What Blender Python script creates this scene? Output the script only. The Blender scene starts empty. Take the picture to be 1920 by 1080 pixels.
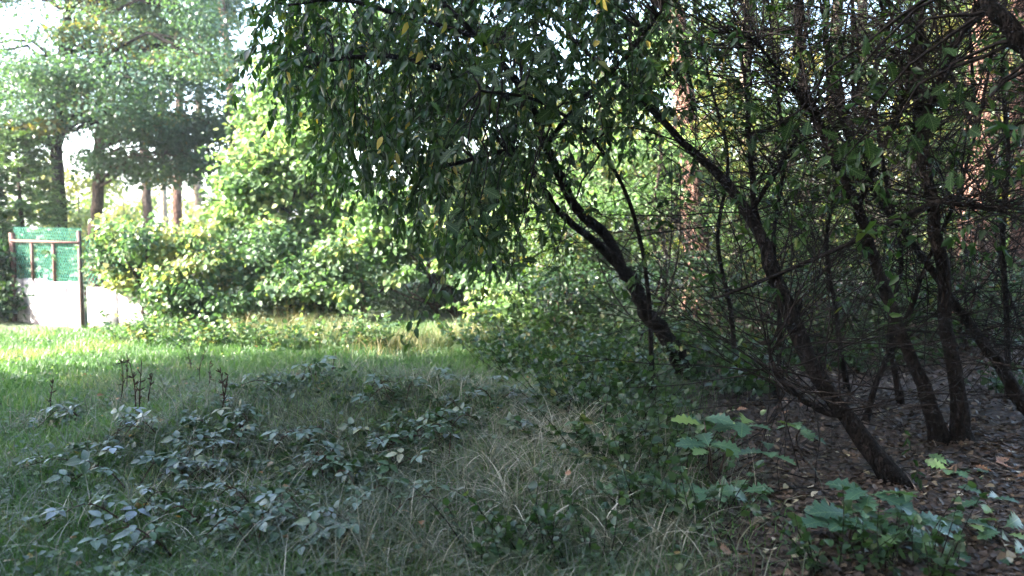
import bpy, math, random
import numpy as np
from mathutils import Vector, Matrix

random.seed(11)
rng = np.random.default_rng(11)
scene = bpy.context.scene
C = scene.collection

# ------------------------------------------------------------------ camera
CAM_H, FPX, HOR = 1.6, 1500.0, 430.0            # eye height, focal length in 1920-px units, horizon row
PITCH = math.atan((540 - HOR) / FPX)
cam_data = bpy.data.cameras.new("camera")
cam = bpy.data.objects.new("camera", cam_data)
C.objects.link(cam)
cam.location = (0, 0, CAM_H)
cam.rotation_euler = (math.pi / 2 - PITCH, 0, 0)
cam_data.sensor_width = 36
cam_data.lens = 36 * FPX / 1920
cam_data.clip_start = 0.05
cam_data.clip_end = 1500
scene.camera = cam
cam_data.dof.use_dof = True
cam_data.dof.focus_distance = 5.5
cam_data.dof.aperture_fstop = 1.5

# ------------------------------------------------------------------ sky, sun, exposure
SUN_EL = math.radians(31)
SUN_XY = np.array([-0.93, -0.37])                # where the sun stands, seen from the ground
world = bpy.data.worlds.new("World")
scene.world = world
world.use_nodes = True
wn = world.node_tree
sky = wn.nodes.new("ShaderNodeTexSky")
sky.sky_type = 'NISHITA'
sky.sun_disc = False
sky.sun_elevation = SUN_EL
sky.sun_rotation = math.atan2(SUN_XY[0], SUN_XY[1])
sky.air_density = 1.0
sky.dust_density = 2.5
sky.ozone_density = 1.0
bg = wn.nodes["Background"]
bg.inputs["Strength"].default_value = 0.15
wn.links.new(sky.outputs["Color"], bg.inputs["Color"])

sd = bpy.data.lights.new("sun", 'SUN')
sd.energy = 5.0
sd.angle = math.radians(0.55)
sd.color = (1.0, 0.95, 0.86)
sun = bpy.data.objects.new("sun", sd)
C.objects.link(sun)
sun.location = (-20, -15, 20)
sv = Vector((SUN_XY[0] * math.cos(SUN_EL), SUN_XY[1] * math.cos(SUN_EL), math.sin(SUN_EL)))
sun.rotation_euler = sv.to_track_quat('Z', 'Y').to_euler()

scene.view_settings.view_transform = 'Standard'
scene.view_settings.look = 'None'
scene.view_settings.gamma = 1.0
scene.view_settings.exposure = 3.65
scene.view_settings.use_curve_mapping = False
scene.cycles.max_bounces = 8
scene.cycles.transmission_bounces = 5
scene.cycles.diffuse_bounces = 4

# ------------------------------------------------------------------ geometry helpers
def Hn(x, y):
    """ground height"""
    x = np.asarray(x, float); y = np.asarray(y, float)
    h = 0.035 * np.sin(1.3 * x + 0.7 * y) * np.sin(0.9 * y - 0.4 * x + 1)
    h = h + 0.015 * np.sin(3.7 * x + 1.1) * np.sin(4.3 * y + 0.4)
    h = h + 0.36 * np.exp(-(((x + 1.15) / 1.55) ** 2 + ((y - 6.3) / 0.95) ** 2))
    h = h + 0.10 * np.exp(-(((x - 0.1) / 1.0) ** 2 + ((y - 5.0) / 0.9) ** 2))
    h = h + 0.12 * np.exp(-(((x + 2.0) / 4.5) ** 2 + ((y - 12.2) / 1.1) ** 2))
    far = np.clip((np.hypot(x, y) - 25) / 30, 0, 1)
    return h * (1 - far)

def H(x, y):
    return float(Hn(x, y))

def ray(px, py):
    u = -(py - 540) / FPX
    c, s = math.cos(PITCH), math.sin(PITCH)
    return np.array([(px - 960) / FPX, c + s * u, -s + c * u])

def at(px, py, Y):
    d = ray(px, py)
    return np.array([0, 0, CAM_H]) + d * (Y / d[1])

def gp(px, py):
    d = ray(px, py)
    z = 0.0
    for _ in range(8):
        t = (z - CAM_H) / d[2]
        z = H(d[0] * t, d[1] * t)
    return np.array([d[0] * t, d[1] * t, z])

def nrm(v):
    return v / np.maximum(np.linalg.norm(v, axis=-1, keepdims=True), 1e-9)

class MB:
    """collects vertices and quads / tris, links them as one mesh object"""
    def __init__(self):
        self.V = []; self.Q = []; self.T = []; self.n = 0; self.RQ = []; self.RT = []
    def add(self, V, Q=None, T=None, r=0.5):
        V = np.asarray(V, float)
        if Q is not None and len(Q):
            Q = np.asarray(Q, int); self.Q.append(Q + self.n)
            self.RQ.append(np.broadcast_to(np.asarray(r, float), (len(Q),)))
        if T is not None and len(T):
            T = np.asarray(T, int); self.T.append(T + self.n)
            self.RT.append(np.broadcast_to(np.asarray(r, float), (len(T),)))
        self.V.append(V); self.n += len(V)
    def mesh(self, name, mat, smooth=False):
        V = np.concatenate(self.V) if self.V else np.zeros((0, 3))
        Q = np.concatenate(self.Q) if self.Q else np.zeros((0, 4), int)
        T = np.concatenate(self.T) if self.T else np.zeros((0, 3), int)
        me = bpy.data.meshes.new(name)
        me.vertices.add(len(V)); me.vertices.foreach_set("co", V.astype(np.float32).ravel())
        nl = 4 * len(Q) + 3 * len(T)
        me.loops.add(nl)
        me.loops.foreach_set("vertex_index", np.concatenate([Q.ravel(), T.ravel()]).astype(np.int32))
        npoly = len(Q) + len(T)
        me.polygons.add(npoly)
        st = np.concatenate([np.arange(len(Q)) * 4, 4 * len(Q) + np.arange(len(T)) * 3]).astype(np.int32)
        me.polygons.foreach_set("loop_start", st)
        at_ = me.attributes.new("rnd", 'FLOAT', 'FACE')
        at_.data.foreach_set("value", np.concatenate(self.RQ + self.RT).astype(np.float32) if npoly else np.zeros(0, np.float32))
        me.update(calc_edges=True)
        if smooth:
            me.polygons.foreach_set("use_smooth", np.ones(npoly, bool))
        me.materials.append(mat)
        return me
    def build(self, name, mat, parent=None, smooth=False, kind=None, origin=None):
        if origin is not None:
            o = np.asarray(origin, float)
            self.V = [v - o for v in self.V]
        me = self.mesh(name, mat, smooth)
        ob = bpy.data.objects.new(name, me)
        C.objects.link(ob)
        if origin is not None: ob.location = tuple(origin)
        if parent is not None:
            ob.parent = parent
            if origin is None: ob.location = -parent.location
        if kind: ob["kind"] = kind
        return ob

def empty(name, loc, label, cat, group=None):
    o = bpy.data.objects.new(name, None)
    o.empty_display_size = 0.2
    C.objects.link(o)
    o.location = tuple(float(v) for v in loc)
    o["label"] = label; o["category"] = cat
    if group: o["group"] = group
    return o

def tag(o, label, cat, group=None):
    o["label"] = label; o["category"] = cat
    if group: o["group"] = group

def smoothpath(P, n):
    """Catmull-Rom through the control points"""
    P = np.asarray(P, float)
    Q = np.vstack([2 * P[0] - P[1], P, 2 * P[-1] - P[-2]])
    out = []
    segs = len(P) - 1
    for t in np.linspace(0, segs - 1e-6, n):
        i = int(t); f = t - i
        a, b, c, d = Q[i], Q[i + 1], Q[i + 2], Q[i + 3]
        out.append(0.5 * ((2 * b) + (-a + c) * f + (2 * a - 5 * b + 4 * c - d) * f * f + (-a + 3 * b - 3 * c + d) * f ** 3))
    return np.array(out)

def tube(mb, P, R, sides=8, r=0.5, bump=0.0, cap=True):
    P = np.asarray(P, float); R = np.broadcast_to(np.asarray(R, float), (len(P),))
    n = len(P)
    T = nrm(np.gradient(P, axis=0))
    ref = np.array([0.31, 0.92, 0.22]) if abs(T[0][1]) < 0.85 else np.array([0.9, 0.1, 0.3])
    N = nrm(np.cross(T, ref)); B = np.cross(T, N)
    a = np.linspace(0, 2 * np.pi, sides, endpoint=False)
    ca, sa = np.cos(a), np.sin(a)
    rad = R[:, None] * np.ones((1, sides))
    if bump:
        rad = rad * (1 + bump * rng.normal(size=(n, sides)))
    V = P[:, None, :] + rad[..., None] * (ca[None, :, None] * N[:, None, :] + sa[None, :, None] * B[:, None, :])
    V = V.reshape(-1, 3)
    i = np.arange(n - 1)[:, None] * sides; j = np.arange(sides)[None, :]; k = (j + 1) % sides
    Q = np.stack([i + j, i + k, i + sides + k, i + sides + j], -1).reshape(-1, 4)
    T3 = None
    if cap:
        V = np.vstack([V, P[0], P[-1]])
        b0 = n * sides
        jj = np.arange(sides); kk = (jj + 1) % sides
        T3 = np.vstack([np.stack([kk, jj, np.full(sides, b0)], -1),
                        np.stack([(n - 1) * sides + jj, (n - 1) * sides + kk, np.full(sides, b0 + 1)], -1)])
    mb.add(V, Q, T3, r)

def box(mb, c, ax, ay, az, r=0.5):
    """box from centre and three half-axis vectors"""
    c, ax, ay, az = (np.asarray(v, float) for v in (c, ax, ay, az))
    V = [c + sx * ax + sy * ay + sz * az for sx in (-1, 1) for sy in (-1, 1) for sz in (-1, 1)]
    Q = [(0, 1, 3, 2), (4, 6, 7, 5), (0, 4, 5, 1), (2, 3, 7, 6), (0, 2, 6, 4), (1, 5, 7, 3)]
    mb.add(V, Q, None, r)

# leaf templates: (x across, y along, z up) for unit length, quads
LEAF_Q = (np.array([(0, 0, 0), (.36, .45, .05), (0, 1, -.05), (-.36, .45, .05)]), np.array([(0, 1, 2, 3)]))
def leaf_oval(w, fold=.1, droop=.12):
    V = np.array([(0, 0, 0), (w, .28, fold), (w * .72, .68, fold * .5 - droop * .4), (0, 1, -droop),
                  (-w * .72, .68, fold * .5 - droop * .4), (-w, .28, fold)])
    return V, np.array([(0, 1, 2, 3), (0, 3, 4, 5)])
LEAF_CHERRY = leaf_oval(.22, .07, .14)
LEAF_BROAD = leaf_oval(.40, .10, .12)

def leaves(mb, c, d, n, size, r, tmpl):
    c = np.asarray(c, float); N = len(c)
    if N == 0: return
    d = nrm(np.asarray(d, float)); n = np.asarray(n, float)
    rt = nrm(np.cross(d, n)); n = np.cross(rt, d)
    size = np.broadcast_to(np.asarray(size, float), (N,))
    TV, TF = tmpl
    V = c[:, None, :] + size[:, None, None] * (TV[None, :, 0:1] * rt[:, None] + TV[None, :, 1:2] * d[:, None] + TV[None, :, 2:3] * n[:, None])
    k = len(TV)
    F = (TF[None] + (np.arange(N) * k)[:, None, None]).reshape(-1, TF.shape[1])
    mb.add(V.reshape(-1, 3), F, None, np.repeat(np.broadcast_to(r, (N,)), len(TF)))

def clump(mb, c, R, N, size, tmpl=LEAF_Q, sub=9, spread=.34, up=.6, down=.5, tint=None, tv=.18, shell=.6):
    """N leaves in a patchy ellipsoid"""
    c = np.asarray(c, float); R = np.asarray(R, float)
    s = nrm(rng.normal(size=(sub, 3))) * (rng.random((sub, 1)) ** shell) * .82
    pick = rng.integers(0, sub, N)
    p = s[pick] + rng.normal(size=(N, 3)) * spread * np.array([1, 1, .62])
    out = nrm(p + 1e-6)
    d = out * .6 + rng.normal(size=(N, 3)) * .6 + np.array([0, 0, -down])
    n = rng.normal(size=(N, 3)) * .55 + out * .45 + np.array([0, 0, up])
    base = rng.random() if tint is None else tint
    subt = np.clip(base + rng.normal(size=sub) * tv, 0, 1)
    r = np.clip(subt[pick] + rng.normal(size=N) * .10, 0, .93)
    leaves(mb, c + p * R, d, n, size * rng.uniform(.65, 1.25, N), r, tmpl)
    return c + s * R

def spray(mbl, mbt, p0, d0, L, nl, size, tmpl=LEAF_CHERRY, droop=.5, tint=.4, tr=.0035, sides=3, hang=.5, sink=None):
    """a twig with alternating leaves"""
    d0 = nrm(np.asarray(d0, float))
    t = np.linspace(0, 1, 6)[:, None]
    wob = rng.normal(size=3) * .12
    P = np.asarray(p0) + L * (t * d0 + t ** 2 * (np.array([0, 0, -droop]) * .7 + wob))
    if mbt is not None:
        tube(mbt, P, np.linspace(tr, tr * .35, 6), sides, cap=False, r=rng.random())
    tt = np.sort(rng.uniform(.08, 1, nl)); idx = tt * 5; i = np.minimum(idx.astype(int), 4); f = (idx - i)[:, None]
    pos = P[i] * (1 - f) + P[i + 1] * f
    tan = nrm(P[i + 1] - P[i])
    side = nrm(np.cross(tan, np.array([0, 0, 1.0])) + 1e-6)
    sg = np.where(np.arange(nl) % 2 == 0, 1, -1)[:, None]
    d = tan * .55 + side * sg * .75 + rng.normal(size=(nl, 3)) * .42 + np.array([0, 0, -hang])
    n = np.array([0, 0, .8]) + rng.normal(size=(nl, 3)) * .65
    sz = size * rng.uniform(.45, 1.2, nl)
    r = np.clip(tint + rng.normal(size=nl) * .14, 0, .93)
    if sink is not None:
        sink.append((pos, d, n, sz, r))
    else:
        leaves(mbl, pos, d, n, sz, r, tmpl)
    return P

def patch(x, y, s=1.0, o=0):
    """smooth 0..1 patchiness"""
    v = np.sin(1.9 * s * x + 1.3 + o) * np.sin(1.5 * s * y + .5 * o) + .6 * np.sin(3.1 * s * x - 2.3 * s * y + o) + .4 * np.sin(5.3 * s * y + 4.1 * s * x + 2 * o)
    return np.clip(.5 + v * .28, 0, 1)

# ------------------------------------------------------------------ materials
def new_mat(name):
    m = bpy.data.materials.new(name); m.use_nodes = True
    nt = m.node_tree
    for n in list(nt.nodes): nt.nodes.remove(n)
    out = nt.nodes.new("ShaderNodeOutputMaterial")
    return m, nt, out

def ramp(nt, stops):
    n = nt.nodes.new("ShaderNodeValToRGB")
    el = n.color_ramp.elements
    el[0].position, el[0].color = stops[0][0], (*stops[0][1], 1)
    el[1].position, el[1].color = stops[-1][0], (*stops[-1][1], 1)
    for p, c in stops[1:-1]:
        e = el.new(p); e.color = (*c, 1)
    return n

def leaf_mat(name, stops, rough=.42, trans=.38, spec=.5, tboost=(1.5, 1.55, .55), byobj=False, veins=False, coat=0.0):
    m, nt, out = new_mat(name); L = nt.links
    rp = ramp(nt, stops)
    if byobj:
        oi = nt.nodes.new("ShaderNodeObjectInfo"); L.new(oi.outputs["Random"], rp.inputs[0])
    else:
        a = nt.nodes.new("ShaderNodeAttribute"); a.attribute_name = "rnd"; L.new(a.outputs["Fac"], rp.inputs[0])
    col = rp.outputs[0]
    pb = nt.nodes.new("ShaderNodeBsdfPrincipled")
    tc = nt.nodes.new("ShaderNodeTexCoord")
    no = nt.nodes.new("ShaderNodeTexNoise"); no.inputs["Scale"].default_value = 9 if not veins else 30
    L.new(tc.outputs["Object"], no.inputs["Vector"])
    mx = nt.nodes.new("ShaderNodeMix"); mx.data_type = 'RGBA'; mx.blend_type = 'MULTIPLY'
    mx.inputs["Factor"].default_value = .45
    L.new(col, mx.inputs["A"])
    r2 = ramp(nt, [(.3, (.55, .6, .5)), (.7, (1.25, 1.2, 1.15))])
    L.new(no.outputs["Fac"], r2.inputs[0]); L.new(r2.outputs[0], mx.inputs["B"])
    col = mx.outputs["Result"]
    if veins:
        sx = nt.nodes.new("ShaderNodeSeparateXYZ"); L.new(tc.outputs["Object"], sx.inputs[0])
        ab = nt.nodes.new("ShaderNodeMath"); ab.operation = 'ABSOLUTE'; L.new(sx.outputs[0], ab.inputs[0])
        lt = nt.nodes.new("ShaderNodeMath"); lt.operation = 'LESS_THAN'; lt.inputs[1].default_value = .012
        L.new(ab.outputs[0], lt.inputs[0])
        # side veins: bands in (y - |x|)
        su = nt.nodes.new("ShaderNodeMath"); su.operation = 'SUBTRACT'; L.new(sx.outputs[1], su.inputs[0]); L.new(ab.outputs[0], su.inputs[1])
        ml = nt.nodes.new("ShaderNodeMath"); ml.operation = 'MULTIPLY'; ml.inputs[1].default_value = 8; L.new(su.outputs[0], ml.inputs[0])
        fr = nt.nodes.new("ShaderNodeMath"); fr.operation = 'FRACT'; L.new(ml.outputs[0], fr.inputs[0])
        l2 = nt.nodes.new("ShaderNodeMath"); l2.operation = 'LESS_THAN'; l2.inputs[1].default_value = .09; L.new(fr.outputs[0], l2.inputs[0])
        mxv = nt.nodes.new("ShaderNodeMath"); mxv.operation = 'MAXIMUM'; L.new(lt.outputs[0], mxv.inputs[0]); L.new(l2.outputs[0], mxv.inputs[1])
        sc = nt.nodes.new("ShaderNodeMath"); sc.operation = 'MULTIPLY'; sc.inputs[1].default_value = .35; L.new(mxv.outputs[0], sc.inputs[0])
        mv = nt.nodes.new("ShaderNodeMix"); mv.data_type = 'RGBA'; mv.blend_type = 'MIX'
        L.new(sc.outputs[0], mv.inputs["Factor"]); L.new(col, mv.inputs["A"]); mv.inputs["B"].default_value = (.22, .30, .14, 1)
        col = mv.outputs["Result"]
    L.new(col, pb.inputs["Base Color"])
    pb.inputs["Roughness"].default_value = rough
    pb.inputs["Specular IOR Level"].default_value = spec
    if coat:
        pb.inputs["Sheen Weight"].default_value = coat
        pb.inputs["Sheen Roughness"].default_value = .4
    tr = nt.nodes.new("ShaderNodeBsdfTranslucent")
    tm = nt.nodes.new("ShaderNodeMix"); tm.data_type = 'RGBA'; tm.blend_type = 'MULTIPLY'; tm.inputs["Factor"].default_value = 1
    L.new(col, tm.inputs["A"]); tm.inputs["B"].default_value = (*tboost, 1)
    L.new(tm.outputs["Result"], tr.inputs["Color"])
    ms = nt.nodes.new("ShaderNodeMixShader"); ms.inputs[0].default_value = trans
    L.new(pb.outputs[0], ms.inputs[1]); L.new(tr.outputs[0], ms.inputs[2])
    L.new(ms.outputs[0], out.inputs["Surface"])
    return m

def bark_mat(name, a, b, scale=14, stretch=.25, bump=.6, c=None):
    m, nt, out = new_mat(name); L = nt.links
    pb = nt.nodes.new("ShaderNodeBsdfPrincipled")
    tc = nt.nodes.new("ShaderNodeTexCoord"); mp = nt.nodes.new("ShaderNodeMapping")
    mp.inputs["Scale"].default_value = (1, 1, stretch)
    L.new(tc.outputs["Object"], mp.inputs["Vector"])
    no = nt.nodes.new("ShaderNodeTexNoise"); no.inputs["Scale"].default_value = scale; no.inputs["Detail"].default_value = 6
    L.new(mp.outputs[0], no.inputs["Vector"])
    vo = nt.nodes.new("ShaderNodeTexVoronoi"); vo.feature = 'DISTANCE_TO_EDGE'; vo.inputs["Scale"].default_value = scale * 1.6
    wv = nt.nodes.new("ShaderNodeMix"); wv.data_type = 'VECTOR'; wv.inputs["Factor"].default_value = .12
    L.new(mp.outputs[0], wv.inputs["A"]); L.new(no.outputs["Color"], wv.inputs["B"]); L.new(wv.outputs["Result"], vo.inputs["Vector"])
    crk = nt.nodes.new("ShaderNodeMapRange"); crk.inputs["From Max"].default_value = .12; L.new(vo.outputs["Distance"], crk.inputs["Value"])
    st = [(.32, a), (.62, b)] + ([(.8, c)] if c else [])
    rp = ramp(nt, st); L.new(no.outputs["Fac"], rp.inputs[0])
    mc = nt.nodes.new("ShaderNodeMix"); mc.data_type = 'RGBA'; mc.inputs["A"].default_value = (*[v * .6 for v in a], 1)
    L.new(crk.outputs[0], mc.inputs["Factor"]); L.new(rp.outputs[0], mc.inputs["B"])
    ah = nt.nodes.new("ShaderNodeMath"); ah.operation = 'ADD'; L.new(no.outputs["Fac"], ah.inputs[0]); L.new(crk.outputs[0], ah.inputs[1])
    L.new(mc.outputs["Result"], pb.inputs["Base Color"])
    pb.inputs["Roughness"].default_value = .95
    pb.inputs["Specular IOR Level"].default_value = .08
    bp = nt.nodes.new("ShaderNodeBump"); bp.inputs["Strength"].default_value = bump; bp.inputs["Distance"].default_value = .03
    L.new(ah.outputs[0], bp.inputs["Height"]); L.new(bp.outputs[0], pb.inputs["Normal"])
    L.new(pb.outputs[0], out.inputs["Surface"])
    return m

M = {}
G = lambda r, g, b: (r, g, b)
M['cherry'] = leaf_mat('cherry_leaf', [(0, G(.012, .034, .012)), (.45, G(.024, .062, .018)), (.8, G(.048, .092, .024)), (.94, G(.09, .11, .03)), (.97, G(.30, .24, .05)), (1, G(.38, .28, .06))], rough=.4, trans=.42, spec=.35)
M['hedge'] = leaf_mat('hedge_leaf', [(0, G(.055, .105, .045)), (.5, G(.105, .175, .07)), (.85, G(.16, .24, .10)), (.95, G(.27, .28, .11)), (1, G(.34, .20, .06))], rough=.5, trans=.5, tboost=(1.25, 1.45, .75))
M['vine'] = leaf_mat('vine_leaf', [(0, G(.04, .08, .04)), (.5, G(.075, .135, .06)), (.85, G(.13, .19, .075)), (.95, G(.28, .25, .09)), (1, G(.30, .15, .06))], rough=.5, trans=.42, tboost=(1.25, 1.45, .75))
M['oak'] = leaf_mat('oak_leaf', [(0, G(.04, .085, .062)), (.5, G(.06, .115, .08)), (.85, G(.085, .145, .09)), (.94, G(.16, .13, .04)), (.97, G(.38, .17, .03)), (1, G(.42, .14, .02))], rough=.45, trans=.35)
M['forest'] = leaf_mat('forest_leaf', [(0, G(.022, .05, .018)), (.4, G(.045, .09, .025)), (.75, G(.09, .13, .03)), (.9, G(.17, .17, .04)), (1, G(.34, .21, .04))], rough=.5, trans=.42)
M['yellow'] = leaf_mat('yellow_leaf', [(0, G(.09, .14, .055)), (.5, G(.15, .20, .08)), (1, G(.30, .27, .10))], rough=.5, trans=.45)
M['conifer'] = leaf_mat('conifer_needles', [(0, G(.02, .05, .022)), (.5, G(.05, .10, .035)), (1, G(.12, .19, .06))], rough=.5, trans=.25)
M['thuja'] = leaf_mat('thuja_scale_leaf', [(0, G(.05, .10, .035)), (.5, G(.09, .16, .055)), (1, G(.16, .25, .08))], rough=.5, trans=.25)
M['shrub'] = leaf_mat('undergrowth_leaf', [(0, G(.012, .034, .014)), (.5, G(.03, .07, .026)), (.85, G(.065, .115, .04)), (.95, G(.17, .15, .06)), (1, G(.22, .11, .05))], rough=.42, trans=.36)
M['bramble'] = leaf_mat('bramble_leaf', [(0, G(.010, .030, .013)), (.4, G(.022, .056, .022)), (.7, G(.042, .085, .038)), (.86, G(.065, .10, .08)), (.93, G(.12, .15, .17)), (.97, G(.15, .15, .06)), (1, G(.14, .18, .23))], rough=.36, trans=.2, byobj=True, veins=True)  # palest bluish stops put reflected sky sheen into the leaf colour
M['sapling'] = leaf_mat('sapling_leaf', [(0, G(.03, .08, .055)), (.5, G(.05, .12, .08)), (.85, G(.08, .16, .085)), (1, G(.17, .26, .08))], rough=.42, trans=.3, byobj=True, veins=True)
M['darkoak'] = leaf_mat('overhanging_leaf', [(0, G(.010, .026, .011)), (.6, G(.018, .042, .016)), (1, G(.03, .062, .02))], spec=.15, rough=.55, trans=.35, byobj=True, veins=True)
M['cherry_one'] = leaf_mat('cherry_leaf_single', [(0, G(.015, .034, .014)), (.6, G(.03, .06, .02)), (.88, G(.05, .08, .026)), (.95, G(.32, .26, .06)), (1, G(.38, .28, .06))], rough=.34, trans=.32, byobj=True)
M['grass'] = leaf_mat('grass_blade', [(0, G(.035, .092, .028)), (.5, G(.065, .145, .042)), (.78, G(.105, .18, .065)), (.92, G(.18, .20, .10)), (1, G(.28, .26, .17))], rough=.42, trans=.35)
M['dry'] = leaf_mat('dry_grass_blade', [(0, G(.03, .06, .03)), (.35, G(.065, .085, .05)), (.7, G(.20, .19, .14)), (1, G(.50, .47, .39))], rough=.5, trans=.25, tboost=(1.1, 1.1, .8))
M['gold'] = leaf_mat('golden_grass_blade', [(0, G(.06, .11, .035)), (.4, G(.12, .16, .06)), (.75, G(.28, .25, .13)), (1, G(.36, .24, .15))], rough=.6, trans=.35, tboost=(1.2, 1.1, .6))
M['litter'] = leaf_mat('litter_leaf', [(0, G(.026, .016, .011)), (.4, G(.058, .036, .024)), (.7, G(.11, .072, .046)), (.9, G(.17, .13, .085)), (1, G(.30, .25, .17))], rough=.6, trans=.12, tboost=(1.1, 1, .6))
M['fallen'] = leaf_mat('fallen_leaf_colour', [(0, G(.07, .05, .035)), (.3, G(.13, .095, .065)), (.55, G(.20, .165, .11)), (.8, G(.28, .25, .15)), (1, G(.38, .34, .27))], rough=.55, trans=.12, byobj=True, tboost=(1.1, 1, .6))
M['fallen_o'] = leaf_mat('fallen_leaf_orange', [(0, G(.17, .085, .05)), (1, G(.30, .15, .08))], rough=.55, trans=.15, byobj=True, tboost=(1.2, 1, .6))
M['stalk'] = bark_mat('dead_stalk', (.035, .022, .018), (.08, .05, .035), 30)
M['straw'] = bark_mat('straw', (.30, .25, .16), (.45, .39, .27), 20)
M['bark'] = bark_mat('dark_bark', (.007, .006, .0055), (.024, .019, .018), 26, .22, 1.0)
M['twig'] = bark_mat('twig_bark', (.008, .007, .007), (.026, .021, .020), 20, 1, .2)
M['greytwig'] = bark_mat('dead_twig', (.09, .075, .065), (.22, .19, .17), 20, 1, .2)
M['pine'] = bark_mat('pine_bark', (.08, .045, .035), (.24, .14, .11), 9, .3, .9, (.36, .24, .19))
M['palebark'] = bark_mat('pale_bark', (.16, .12, .09), (.36, .29, .23), 8, .3, .6)
M['brownbark'] = bark_mat('brown_bark', (.04, .03, .026), (.11, .08, .065), 12, .25, .8)

def ground_mat():
    m, nt, out = new_mat('ground_soil'); L = nt.links
    pb = nt.nodes.new("ShaderNodeBsdfPrincipled"); pb.inputs["Roughness"].default_value = .95
    tc = nt.nodes.new("ShaderNodeTexCoord")
    n1 = nt.nodes.new("ShaderNodeTexNoise"); n1.inputs["Scale"].default_value = 14; n1.inputs["Detail"].default_value = 8
    L.new(tc.outputs["Object"], n1.inputs["Vector"])
    soil = ramp(nt, [(.3, (.015, .010, .007)), (.55, (.042, .027, .018)), (.75, (.085, .055, .035))]); L.new(n1.outputs["Fac"], soil.inputs[0])
    gr = ramp(nt, [(.3, (.018, .032, .012)), (.6, (.05, .075, .025)), (.8, (.09, .09, .045))]); L.new(n1.outputs["Fac"], gr.inputs[0])
    sx = nt.nodes.new("ShaderNodeSeparateXYZ"); L.new(tc.outputs["Object"], sx.inputs[0])
    # the turf gives way to bare woodland soil along x = 0.4 + 0.2 y
    my = nt.nodes.new("ShaderNodeMath"); my.operation = 'MULTIPLY_ADD'; my.inputs[1].default_value = -.2; L.new(sx.outputs[1], my.inputs[0]); L.new(sx.outputs[0], my.inputs[2])
    n2 = nt.nodes.new("ShaderNodeTexNoise"); n2.inputs["Scale"].default_value = 1.3; L.new(tc.outputs["Object"], n2.inputs["Vector"])
    ad = nt.nodes.new("ShaderNodeMath"); ad.operation = 'ADD'; L.new(my.outputs[0], ad.inputs[0]); L.new(n2.outputs["Fac"], ad.inputs[1])
    mr = nt.nodes.new("ShaderNodeMapRange"); mr.inputs["From Min"].default_value = .3; mr.inputs["From Max"].default_value = .95
    L.new(ad.outputs[0], mr.inputs["Value"])
    mx = nt.nodes.new("ShaderNodeMix"); mx.data_type = 'RGBA'
    L.new(mr.outputs[0], mx.inputs["Factor"]); L.new(gr.outputs[0], mx.inputs["A"]); L.new(soil.outputs[0], mx.inputs["B"])
    L.new(mx.outputs["Result"], pb.inputs["Base Color"])
    bp = nt.nodes.new("ShaderNodeBump"); bp.inputs["Strength"].default_value = .8; bp.inputs["Distance"].default_value = .04
    L.new(n1.outputs["Fac"], bp.inputs["Height"]); L.new(bp.outputs[0], pb.inputs["Normal"])
    L.new(pb.outputs[0], out.inputs["Surface"])
    return m

# ------------------------------------------------------------------ ground
def grid_axis(lo, hi, fine_lo, fine_hi, step):
    a = [fine_lo]
    s = step
    while a[0] > lo: s *= 1.35; a.insert(0, a[0] - s)
    b = list(np.arange(fine_lo + step, fine_hi, step))
    s = step; e = [b[-1]]
    while e[-1] < hi: s *= 1.35; e.append(e[-1] + s)
    return np.array(a + b + e[1:])
gx = grid_axis(-420, 420, -11, 12, .16); gy = grid_axis(-120, 600, 1.5, 18, .16)
GX, GY = np.meshgrid(gx, gy)
mb = MB()
nx, ny = len(gx), len(gy)
ii = (np.arange(ny - 1)[:, None] * nx + np.arange(nx - 1)[None]).ravel()
mb.add(np.stack([GX.ravel(), GY.ravel(), Hn(GX, GY).ravel()], -1), np.stack([ii, ii + 1, ii + nx + 1, ii + nx], -1))
g = mb.build('ground', ground_mat(), smooth=True)
g['kind'] = 'structure'

# ------------------------------------------------------------------ garden fence
def noise_mat(name, stops, scale, rough=.8, bump=.3, detail=6, metallic=0):
    m, nt, out = new_mat(name); L = nt.links
    pb = nt.nodes.new("ShaderNodeBsdfPrincipled"); pb.inputs["Roughness"].default_value = rough; pb.inputs["Metallic"].default_value = metallic
    tc = nt.nodes.new("ShaderNodeTexCoord")
    no = nt.nodes.new("ShaderNodeTexNoise"); no.inputs["Scale"].default_value = scale; no.inputs["Detail"].default_value = detail
    L.new(tc.outputs["Object"], no.inputs["Vector"])
    rp = ramp(nt, stops); L.new(no.outputs["Fac"], rp.inputs[0]); L.new(rp.outputs[0], pb.inputs["Base Color"])
    bp = nt.nodes.new("ShaderNodeBump"); bp.inputs["Strength"].default_value = bump; bp.inputs["Distance"].default_value = .01
    L.new(no.outputs["Fac"], bp.inputs["Height"]); L.new(bp.outputs[0], pb.inputs["Normal"])
    L.new(pb.outputs[0], out.inputs["Surface"])
    return m
M['slab'] = noise_mat('concrete_slab_mat', [(.36, (.12, .10, .125)), (.46, (.30, .27, .30)), (.6, (.50, .47, .49))], 4)  # lavender mottling painted after the leaf shadows on the pale concrete
M['slab_pink'] = noise_mat('stained_slab_mat', [(.34, (.16, .08, .095)), (.46, (.34, .24, .26)), (.62, (.50, .43, .45))], 5)
M['rust'] = noise_mat('rusty_steel', [(.3, (.035, .015, .012)), (.55, (.09, .038, .03)), (.8, (.15, .075, .06))], 25)
M['darkpost'] = noise_mat('dark_steel', [(.3, (.02, .012, .012)), (.7, (.06, .035, .03))], 25)
M['wire'] = noise_mat('green_plastic_wire', [(.3, (.05, .26, .18)), (.7, (.10, .40, .29))], 3, rough=.45, bump=0)
M['paint'] = noise_mat('red_paint', [(.3, (.20, .035, .045)), (.7, (.27, .07, .08))], 12, rough=.6, bump=0)

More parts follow.
